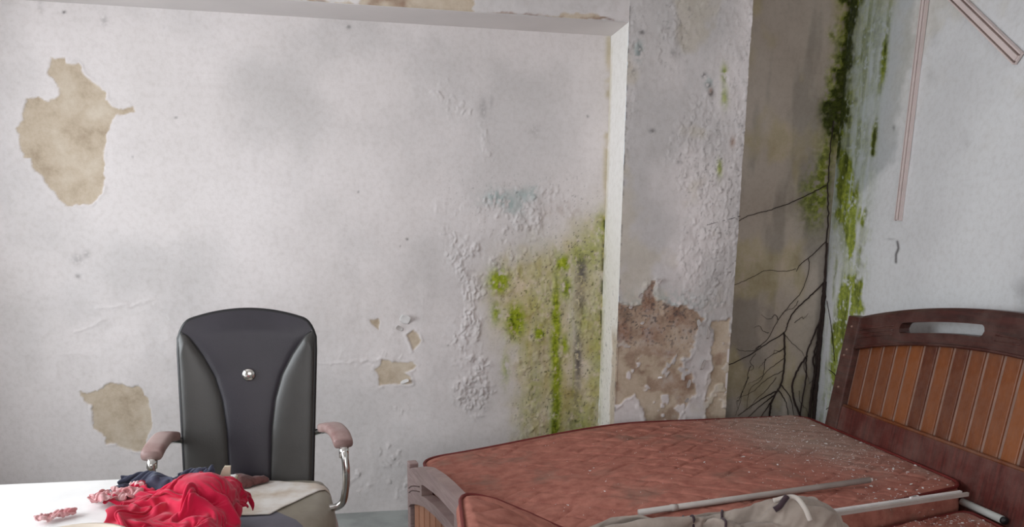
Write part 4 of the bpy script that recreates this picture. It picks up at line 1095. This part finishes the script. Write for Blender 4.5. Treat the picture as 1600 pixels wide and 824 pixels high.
# seat: rounded cushion, beige sides with a grey front
seat = empty('seat', (0, 0, 0)); seat.parent = chair; seat.location = (0, 0, .50)
def seat_outline(): return round_poly([(-.66, 2.32, .12), (-.165, 2.32, .14), (-.118, 2.62, .08), (-.150, 2.86, .07), (-.66, 2.86, .07), (-.69, 2.60, .05)], 14, .012)
so = seat_outline(); sc_ = so.mean(0); N = len(so)
prof = [(0.01, .598), (.5, .600), (.80, .597), (.90, .586), (.96, .562), (.99, .525), (1.0, .485), (.99, .462), (.95, .452), (.5, .450), (.01, .450)]
def seat_z(r, p): return p
V = []
for r, z in prof: xy = sc_ + (so - sc_) * r; V.append(np.c_[xy, np.full(N, z)])
rows = len(V); V = np.vstack(V)
i, j = np.meshgrid(np.arange(rows - 1), np.arange(N), indexing='ij'); a = i * N + j; b = i * N + (j + 1) % N
faces = np.stack([a, a + N, b + N, b], -1).reshape(-1, 4).tolist() + [list(range(N)), [(rows - 1) * N + k for k in range(N)][::-1]]
cush = mesh('cushion', V, faces, MATS['seat_beige'], seat)
cush.data.materials.append(MATS['seat_grey'])
jj = np.arange(len(faces) - 2) % N
cush.data.polygons.foreach_set('material_index', np.r_[((so[jj, 0] > -.60) & (so[jj, 0] < -.20) & (so[jj, 1] < 2.6)).astype(np.int32), [0, 0]])
bm = bmesh.new(); bm.from_mesh(cush.data); bmesh.ops.recalc_face_normals(bm, faces=bm.faces[:]); bm.to_mesh(cush.data); bm.free()
tube('piping', np.c_[sc_ + (so - sc_) * 1.004, np.full(N, .468)], .0065, MATS['pad'], seat, 8, closed=True)
tube('piping', np.c_[sc_ + (so - sc_) * .995, np.full(N, .455)], .006, MATS['leather_edge'], seat, 8, closed=True)
# arms
def arm(side):
    if side < 0:
        p_in = hity(300, 690, BY + .02); p_el = hity(272, 689, BY - .04); p_f = hity(236, 716, 2.58); p_k = hity(238, 745, 2.57)
        foot_ = np.array([-.665, 2.60, .47]); padpts = [(268, 682, 2.80), (256, 684, 2.73), (244, 698, 2.64), (236, 713, 2.57)]
    else:
        p_in = hity(482, 678, BY + .02); p_el = hity(507, 674, BY - .04); p_f = hity(537, 700, 2.60); p_k = hity(541, 735, 2.58)
        foot_ = hity(508, 797, 2.60); padpts = [(509, 668, 2.80), (521, 669, 2.73), (531, 679, 2.65), (537, 694, 2.59)]
    e = empty('armrest', (0, 0, 0)); e.parent = chair; e.location = (p_f[0] - CHX, p_f[1] - CHY, p_f[2])
    pp = np.array([hity(*p) for p in padpts]); pp = spline(pp, 6)
    fr_ = np.array([p_in, p_el + np.array([0, .01, 0]), pp[6] + np.array([0, 0, -.022]), pp[12] + np.array([0, 0, -.024]), p_f + np.array([0, 0, -.01])])
    if side < 0: low = [p_k, p_k + np.array([.004, .0, -.10]), p_k + np.array([.03, .01, -.16]), foot_]
    else: low = [p_k, hity(540, 765, 2.585), hity(531, 790, 2.59), foot_ + np.array([-.03, 0, 0])]
    tube('chrome_tube', spline(np.vstack([fr_, low]), 10), .0125, MATS['chrome'], e, 12)
    # pad: flattened tube, worn
    n = len(pp); T = np.gradient(pp, axis=0); T /= np.linalg.norm(T, axis=1)[:, None]
    V = []; seg = 16
    for k in range(n):
        u = np.cross(T[k], [0, 0, 1.0]); u /= np.linalg.norm(u); w_ = np.cross(u, T[k])
        r = 1.0 if 0 < k < n - 1 else .97
        for s in range(seg):
            a = 2 * math.pi * s / seg; ca, sa = math.cos(a), math.sin(a)
            V.append(pp[k] + r * (u * .033 * np.sign(ca) * abs(ca) ** .55 + w_ * .018 * np.sign(sa) * abs(sa) ** .55))
    Fc = [[k * seg + s, k * seg + (s + 1) % seg, (k + 1) * seg + (s + 1) % seg, (k + 1) * seg + s] for k in range(n - 1) for s in range(seg)]
    Fc += [list(range(seg))[::-1], [(n - 1) * seg + s for s in range(seg)]]
    mesh('arm_pad', V, Fc, MATS['pad'], e)
    tube('socket', np.array([pp[-1] + np.array([0, .012, -.012]), p_f + np.array([0, 0, -.035])]), .0165, MATS['chrome'], e, 12)
arm(-1); arm(1)
# gas column, mechanism and five-star base
tube('gas_column', [(CHX, CHY, .09), (CHX, CHY, .44)], .026, MATS['black_plastic'], chair, 14)
box('mechanism', (CHX - .10, CHY - .12, .415), (CHX + .10, CHY + .14, .452), MATS['black_plastic'], chair, .01)
box('back_bracket', (CHX - .04, CHY + .10, .42), (CHX + .04, 2.93, .445), MATS['black_plastic'], chair, .006)
box('back_bracket', (CHX - .035, 2.885, .42), (CHX + .035, 2.925, .66), MATS['black_plastic'], chair, .006)
for k in range(5):
    a = 2 * math.pi * k / 5 + .3; d = np.array([math.cos(a), math.sin(a), 0])
    p0 = np.array([CHX, CHY, .10])
    lg = tube('base_leg', [p0 + d * .02, p0 + d * .16 + [0, 0, -.006], p0 + d * .29 + [0, 0, -.022]], [.024, .020, .014], MATS['black_plastic'], chair, 10)
    c = p0 + d * .29; sd = np.array([-d[1], d[0], 0])
    tube('caster_wheel', [[*(c[:2] - sd[:2] * .022), .028], [*(c[:2] + sd[:2] * .022), .028]], .028, MATS['black_plastic'], lg, 16)
    tube('caster_stem', [[*c[:2], .03], [*c[:2], .085]], .007, MATS['chrome'], lg, 8)
# stained sheet lying on the seat
def seat_top(x, y):
    r = np.zeros(np.shape(x)); xy = np.stack([x, y], -1) - sc_
    ang_o = np.arctan2(so[:, 1] - sc_[1], so[:, 0] - sc_[0]); ro = np.linalg.norm(so - sc_, axis=1); od = np.argsort(ang_o)
    rr_ = np.interp(np.arctan2(xy[..., 1], xy[..., 0]), ang_o[od], ro[od], period=2 * math.pi)
    f_ = np.hypot(xy[..., 0], xy[..., 1]) / rr_
    return np.interp(f_, [p[0] for p in prof[:7]], [p[1] for p in prof[:7]])
nu, nv = 40, 40; P = []
cn = [np.array(v) for v in ((-.50, 2.825), (-.215, 2.825), (-.178, 2.66), (-.32, 2.42), (-.52, 2.42))]
A_, B_ = np.meshgrid(np.linspace(0, 1, nu), np.linspace(0, 1, nv), indexing='ij')
p00, p10, p11, p01 = np.array([-.56, 2.46]), np.array([-.325, 2.445]), np.array([-.138, 2.735]), np.array([-.44, 2.83])
XY = (p00 * ((1 - A_) * (1 - B_))[..., None] + p10 * (A_ * (1 - B_))[..., None] + p11 * (A_ * B_)[..., None] + p01 * ((1 - A_) * B_)[..., None]).reshape(-1, 2)
XY = XY + .012 * (fbm(XY[:, 0] * 8, XY[:, 1] * 8, 501, 2) - .5)[:, None]
zt = seat_top(XY[:, 0], XY[:, 1]) + .004 + .005 * (fbm(XY[:, 0] * 14, XY[:, 1] * 14, 503, 3))
sh = grid_mesh('stained_sheet', np.c_[XY, zt], nu, nv, MATS['sheet'], None, False, at=(-.36, 2.62, .58))
m_ = sh.modifiers.new('thickness', 'SOLIDIFY'); m_.thickness = .003; m_.offset = -1
tag(sh, 'stained off-white sheet lying on the office chair seat', 'sheet')

# ------------------------------------------------------------------ table and the things on it
TZ = .75; TY = 2.427
TX1 = hitz(368, 745, TZ)[0]
table = empty('white_table', (-1.1, 1.75, 0), 'white laminate table with a beige edge, bright in the window light', 'table')
box('table_top', (-1.95, 1.15, TZ - .028), (TX1, TY, TZ), MATS['table_top'], table, .003)
box('edge_band', (TX1 - .001, 1.152, TZ - .027), (TX1 + .004, TY - .002, TZ - .002), MATS['table_edge'], table)
for (x, y) in ((-1.90, 1.2), (TX1 - .06, 1.2), (-1.90, TY - .09), (TX1 - .06, TY - .09)):
    box('leg', (x, y, 0), (x + .045, y + .045, TZ - .028), MATS['table_edge'], table, .003)
box('apron', (TX1 - .045, 1.245, TZ - .11), (TX1 - .025, TY - .09, TZ - .028), MATS['table_edge'], table)
box('apron', (-1.86, TY - .07, TZ - .11), (TX1 - .06, TY - .05, TZ - .028), MATS['table_edge'], table)

def top_on(px, py, y): return hity(px, py, y)
# red cloth: folds given as ridge lines (photo coordinates, depth y) with the height they reach above the table
def ridge_line(p0, y0, p1, y1, r):
    a = hity(*p0, y0); b = hity(*p1, y1)
    return (a[0], a[1], b[0], b[1], r, max(.01, a[2] - TZ), max(.01, b[2] - TZ))
nu, nv = 78, 66
A_, B_ = np.meshgrid(np.linspace(-.5, .5, nu), np.linspace(-.5, .5, nv), indexing='ij'); a = A_.ravel(); b = B_.ravel()
rest = np.stack([a * .80, b * .74, np.full(a.shape, TZ + .3)], 1)
rc0 = np.array([-.500, 2.115])
ca, sa = math.cos(.25), math.sin(.25)
x = a * .44 + .020 * np.sin(b * 21 + 2) + .05 * (fbm(a * 4, b * 4, 651, 3) - .5); y = b * .50 + .02 * np.sin(a * 16) + .06 * (fbm(a * 4 + 8, b * 4, 653, 3) - .5)
z = TZ + .075 + .085 * np.exp(-(((a - .22) / .30) ** 2 + ((b - .15) / .36) ** 2)) + .046 * np.sin(a * 20 + b * 8 + 6 * fbm(a * 3, b * 3, 655)) * (.5 + .5 * np.cos(b * 9 + 1)) + .07 * (fbm(a * 6, b * 6, 657, 3) - .5)
P0 = np.stack([rc0[0] + x * ca - y * sa, rc0[1] + x * sa + y * ca, z], 1)
rc, rco = settle('red_cloth', P0, rest, nu, nv, [boxgeo((-2, 1.2, TZ - .05), (TX1 + .004, TY, TZ)), ellipsoid((-.475, 2.20, TZ), (.085, .085, .066))], MATS['red'], None, 24, at=(-.5, 2.15, TZ), bend=3.0)
tag(rc, 'rumpled crimson red garment heaped at the corner of the white table', 'clothing')
print('red range', rco.min(0), rco.max(0))
# smaller cloths, settled on the table in the same way
def crumple(name, c, size, rest_size, hgt, seed, mat, parent, ang=0.0, n=(34, 26), freq=14, frames=14, at=None):
    nu, nv = n
    A_, B_ = np.meshgrid(np.linspace(-.5, .5, nu), np.linspace(-.5, .5, nv), indexing='ij'); a = A_.ravel(); b = B_.ravel()
    rest = np.stack([a * rest_size[0], b * rest_size[1], np.full(a.shape, 1.2)], 1)
    x = a * size[0] + .2 * size[0] * (fbm(a * 4, b * 4, seed, 3) - .5); y = b * size[1] + .2 * size[1] * (fbm(a * 4 + 7, b * 4, seed + 2, 3) - .5)
    z = TZ + .012 + hgt * (.5 + .5 * np.sin(a * freq + b * freq * .6 + 6 * fbm(a * 3, b * 3, seed + 4))) + .3 * hgt * fbm(a * 7, b * 7, seed + 6)
    ca, sa = math.cos(ang), math.sin(ang)
    r, co = settle(name, np.stack([c[0] + x * ca - y * sa, c[1] + x * sa + y * ca, z], 1), rest, nu, nv, [boxgeo((-2, 1.2, TZ - .05), (TX1, TY, TZ))], mat, parent, frames, at=at, bend=1.0)
    return r
q = hitz(250, 757, TZ + .02)
nc = crumple('blue_knit', (q[0], 2.335), (.27, .11), (.40, .22), .045, 661, MATS['navy'], None, .12, (44, 26), 12, at=(q[0], 2.335, TZ)); tag(nc, 'slate blue knit cloth tucked behind the crimson garment', 'clothing')
q = hitz(172, 783, TZ)
pk = empty('pink_lace_cloth', (q[0], q[1], TZ), 'pale pink crumpled lace cloth beside the crimson garment', 'clothing')
crumple('cloth', (q[0], q[1] + .01), (.15, .13), (.22, .20), .026, 671, MATS['pink'], pk, .3, (36, 30), 18)
tube('strap', spline([hity(*p) for p in ((198, 775, 2.243), (192, 767, 2.25), (200, 763, 2.255), (206, 766, 2.25), (207, 774, 2.24))], 6), .004, MATS['pink'], pk, 8)
q = hitz(78, 814, TZ)
qs = crumple('pink_rag', (q[0], q[1]), (.12, .06), (.15, .11), .014, 681, MATS['pink'], None, .25, (30, 20), 12, at=(q[0], q[1], TZ)); tag(qs, 'twisted pale pink rag beside the cream bowl', 'rag')
# cream bowl whose rim just shows
bc = hitz(135, 838, TZ + .05); bc = np.array([bc[0] - .02, bc[1] - .055, TZ])
bprof = [(.0, .004), (.06, .004), (.075, .012), (.105, .035), (.125, .052), (.131, .054), (.129, .049), (.11, .034), (.078, .017), (.0, .012)]
V = []; n = 48
for r, z in bprof:
    for k in range(n): V.append((bc[0] + max(r, .0005) * math.cos(2 * math.pi * k / n), bc[1] + max(r, .0005) * math.sin(2 * math.pi * k / n), TZ + z))
Fc = [[i * n + k, i * n + (k + 1) % n, (i + 1) * n + (k + 1) % n, (i + 1) * n + k] for i in range(len(bprof) - 1) for k in range(n)]
bw = empty('shallow_bowl', tuple(bc), 'shallow cream bowl with a pale strap buckle on its rim, on the white table', 'bowl')
mesh('dish', V, Fc, MATS['bowl'], bw)
hb = [np.array([bc[0] - .085, bc[1] + .075, TZ + .05]), np.array([bc[0] - .105, bc[1] + .085, TZ + .058]), np.array([bc[0] - .125, bc[1] + .050, TZ + .058]), np.array([bc[0] - .112, bc[1] + .035, TZ + .045])]
tube('buckle', spline(hb + [hb[0]], 6), .005, MATS['bowl'], bw, 8)
# beige card strip standing behind the red garment
q = hity(352, 729, 2.385); cs = prism('card_strip', [(q[0] - .021, TZ), (q[0] + .012, TZ), (q[0] + .016, q[2]), (q[0] - .002, q[2] + .001), (q[0] - .010, q[2] - .012)], 'y', 2.380, 2.392, MATS['strip'], None, .001, at=(q[0], 2.386, TZ)); tag(cs, 'beige card strip sticking up behind the crimson garment', 'card')
# brown rag between the red garment and the chair's back
BL_ = [(-.47, 2.80, -.44, 2.74, .035, .030, .034), (-.44, 2.74, -.39, 2.78, .03, .03, .02)]
br_ = heap('brown_rag', -.53, -.33, 2.68, 2.84, lambda a, b: lobes(a, b, BL_) + np.where(lobes(a, b, BL_) > .004, .008 * (ridge(a * 30, b * 30, 631, 2) - .5), 0), lambda a, b: seat_top(a, b) + .010, MATS['brown_cloth'], None, .003, at=(-.43, 2.76, .59)); tag(br_, 'small brown rag on the chair seat against the back', 'rag')

# ------------------------------------------------------------------ roots in the corner
root = empty('climbing_roots', (2.55, YB - .02, .3), 'dark dry roots climbing the damp corner behind the headboard', 'roots')
def on_render(px, py): q = hity(px, py, YB); return np.array([min(q[0], XR - .008), YB - .008, q[2]])
def rt(pts, r0, r1, n=8, wob=.004, seed=0):
    p = spline(np.array([on_render(*q) for q in pts]), n)
    k = np.arange(len(p)); rr = np.random.RandomState(seed + len(pts) * 13 + int(pts[0][0]))
    off = (rr.rand(len(p), 3) - .5) * wob; off[:, 1] *= .3
    p = p + off; p[:, 1] = YB - .006 - .6 * np.linspace(r0, r1, len(p))
    tube('root', p, np.linspace(r0, r1, len(p)), MATS['root'], root, 6)
rt([(1301, 190), (1295, 250), (1292, 300), (1293, 340), (1289, 400), (1286, 470)], .003, .005, 8, .008)
rt([(1287, 440), (1283, 500), (1279, 560), (1276, 620), (1270, 680)], .010, .013, 8, .010)
rt([(1289, 440), (1286, 500), (1284, 560), (1279, 610), (1281, 680)], .008, .008, 8, .010)
rt([(1291, 380), (1290, 470), (1291, 520), (1288, 560), (1281, 600)], .006, .004)
rt([(1286, 450), (1279, 510), (1275, 560), (1266, 620), (1262, 690)], .007, .008, 8, .008)
rt([(1288, 430), (1292, 480), (1287, 530), (1289, 575), (1282, 620), (1272, 690)], .005, .006, 8, .008)
rt([(1280, 520), (1270, 560), (1272, 600), (1262, 650), (1258, 690)], .005, .006, 8, .008)
rt([(1280, 500), (1268, 530), (1259, 555), (1258, 590), (1250, 640), (1246, 690)], .005, .004)
rt([(1260, 555), (1247, 575), (1237, 600), (1240, 625), (1252, 660), (1256, 690)], .005, .006)
rt([(1289, 440), (1262, 465), (1240, 487), (1230, 505), (1224, 520), (1200, 535), (1170, 555), (1130, 574)], .004, .0022)
rt([(1224, 520), (1225, 550), (1224, 575), (1219, 600), (1208, 620), (1202, 640), (1200, 690)], .005, .0055)
for k, (p, e) in enumerate(((  (1208, 618), (1165, 655)), ((1206, 624), (1178, 665)), ((1210, 612), (1152, 650)), ((1204, 634), (1190, 680)), ((1214, 608), (1232, 660)), ((1218, 600), (1240, 650)))):
    rt([p, ((p[0] + e[0]) / 2 + 4, (p[1] + e[1]) / 2 - 5), e], .0035, .0015)
rt([(1290, 290), (1262, 304), (1232, 318), (1200, 329), (1170, 337), (1152, 346)], .0028, .0018)
rt([(1290, 377), (1270, 397), (1250, 413), (1243, 425)], .0028, .0016)
rt([(1262, 403), (1263, 420), (1252, 455), (1234, 476), (1215, 500), (1198, 530), (1180, 545)], .0022, .0018)
rt([(1243, 420), (1225, 424), (1195, 423), (1175, 433), (1146, 446)], .0016, .0014)
for (p, e) in (((1224, 560), (1168, 600)), ((1222, 580), (1150, 622)), ((1224, 545), (1185, 575)), ((1180, 552), (1168, 580)), ((1172, 572), (1160, 605)), ((1168, 590), (1148, 650)), ((1222, 520), (1258, 560)), ((1240, 505), (1262, 490)), ((1225, 540), (1208, 552)), ((1215, 500), (1188, 492)), ((1200, 520), (1178, 512)), ((1188, 540), (1150, 545)), ((1278, 575), (1262, 600)), ((1160, 610), (1152, 640)), ((1246, 470), (1220, 490)), ((1195, 560), (1165, 640)), ((1212, 590), (1170, 640)), ((1256, 560), (1264, 600)), ((1248, 610), (1262, 650))):
    rt([p, ((p[0] * 2 + e[0]) / 3 + 5 * math.sin(p[0]), (p[1] * 2 + e[1]) / 3 + 6 * math.cos(p[1])), ((p[0] + e[0] * 2) / 3 + 5 * math.sin(e[1]), (p[1] + e[1] * 2) / 3 + 5 * math.cos(e[0])), e], .0018, .0007, 6, .006)
# tip that crosses on to the column
p = spline(np.array([hity(*q, YC) for q in ((1156, 338), (1138, 343), (1118, 348), (1104, 352))]), 6); p[:, 1] = YC - .004
tube('root', p, np.linspace(.0018, .0008, len(p)), MATS['root'], root, 6)
# tendrils on the white wall
for pts in ([(1293, 470), (1299, 505), (1303, 540), (1305, 565)], [(1296, 578), (1304, 584), (1309, 592)], [(1292, 640), (1305, 630)]):
    q = spline(np.array([hitx(a, b, XR) for a, b in pts]), 6); q[:, 0] = XR - .005; tube('root', q, .0018, MATS['root'], root, 6)

# ------------------------------------------------------------------ cable trunking on the right wall
def trunking(name, p0, p1, w_, label, lift0, lift1):
    a = hitx(*p0, XR - .012); b = hitx(*p1, XR - .012)
    a[0] -= lift0; b[0] -= lift1
    d = (b - a) / np.linalg.norm(b - a); n = np.cross(d, [1, 0, 0]); n /= np.linalg.norm(n)
    e = empty(name, tuple(b), label, 'trunking')
    def bar(nm, o0, o1, x0, x1, mat, ext=0.0):
        V = []
        for p, s in ((a, -1), (b, 1)):
            for o in (o0, o1):
                for x in (x0, x1): V.append(p + d * s * ext + n * o + np.array([x, 0, 0]))
        mesh(nm, V, [[0, 1, 3, 2], [4, 6, 7, 5], [0, 4, 5, 1], [2, 3, 7, 6], [1, 5, 7, 3], [0, 2, 6, 4]], mat, e, False)
    bar('base', -w_, w_, -.002, .010, MATS['trunking'])
    bar('cover_strip', -w_ * .42, w_ * .42, -.009, -.002, MATS['trunking'], -.004)
    bar('side_lip', -w_, -w_ * .76, -.008, -.002, MATS['trunking']); bar('side_lip', w_ * .76, w_, -.008, -.002, MATS['trunking'])
    bar('groove', -w_ * .74, -w_ * .44, -.0026, -.0021, MATS['trunk_groove']); bar('groove', w_ * .44, w_ * .74, -.0026, -.0021, MATS['trunk_groove'])
trunking('cable_trunking', (1452, -60), (1403, 345), .0185, 'long upright pinkish cable trunking fixed to the white wall', 0, 0)
trunking('cable_trunking', (1472, -24), (1592, 92), .025, 'loose slanting pinkish cable trunking with a snapped end on the white wall', 0, .004)

# ------------------------------------------------------------------ curled chips still hanging on the wall
def curl(px, py, plane, w_, h_, ang, bend, mat=MATS['chip']):
    c = hity(px, py, plane); P = []; n = 8; rr = np.random.RandomState(int(px * 7 + py))
    for i in range(n):
        for j in range(n):
            s, t = i / (n - 1) - .5, j / (n - 1) - .5
            k = 1 - .5 * abs(t) * rr.uniform(.7, 1.2)
            x = s * w_ * k; z = t * h_ * (1 - .35 * abs(s)); out = bend * (s + .5) ** 2 * w_
            ca, sa = math.cos(ang), math.sin(ang)
            P.append([c[0] + x * ca - z * sa, plane - .003 - out, c[2] + x * sa + z * ca])
    o = grid_mesh('paint_chip', np.array(P), n, n, mat, wall_back)
    m = o.modifiers.new('thickness', 'SOLIDIFY'); m.thickness = .0008
for a in ((633, 499, .05, .06, 1.2, .6), (624, 513, .045, .025, 2.6, .5), (632, 596, .05, .02, .5, .4)):
    curl(a[0], a[1], YB, *a[2:])
for a in ((1075, 600, .03, .05, 2.9, .7), (1090, 505, .035, .035, 3.6, .9), (1105, 520, .03, .07, 3.1, .6), (1028, 440, .035, .03, 1.4, .8), (1000, 462, .03, .03, 2.4, .8), (1097, 570, .03, .06, 2.8, .6), (1030, 590, .02, .012, .5, .8), (1072, 625, .03, .03, 2.5, .8), (985, 480, .02, .02, 1.7, .8), (1003, 505, .018, .02, 1.5, .8)):
    curl(a[0], a[1], YC, *a[2:])
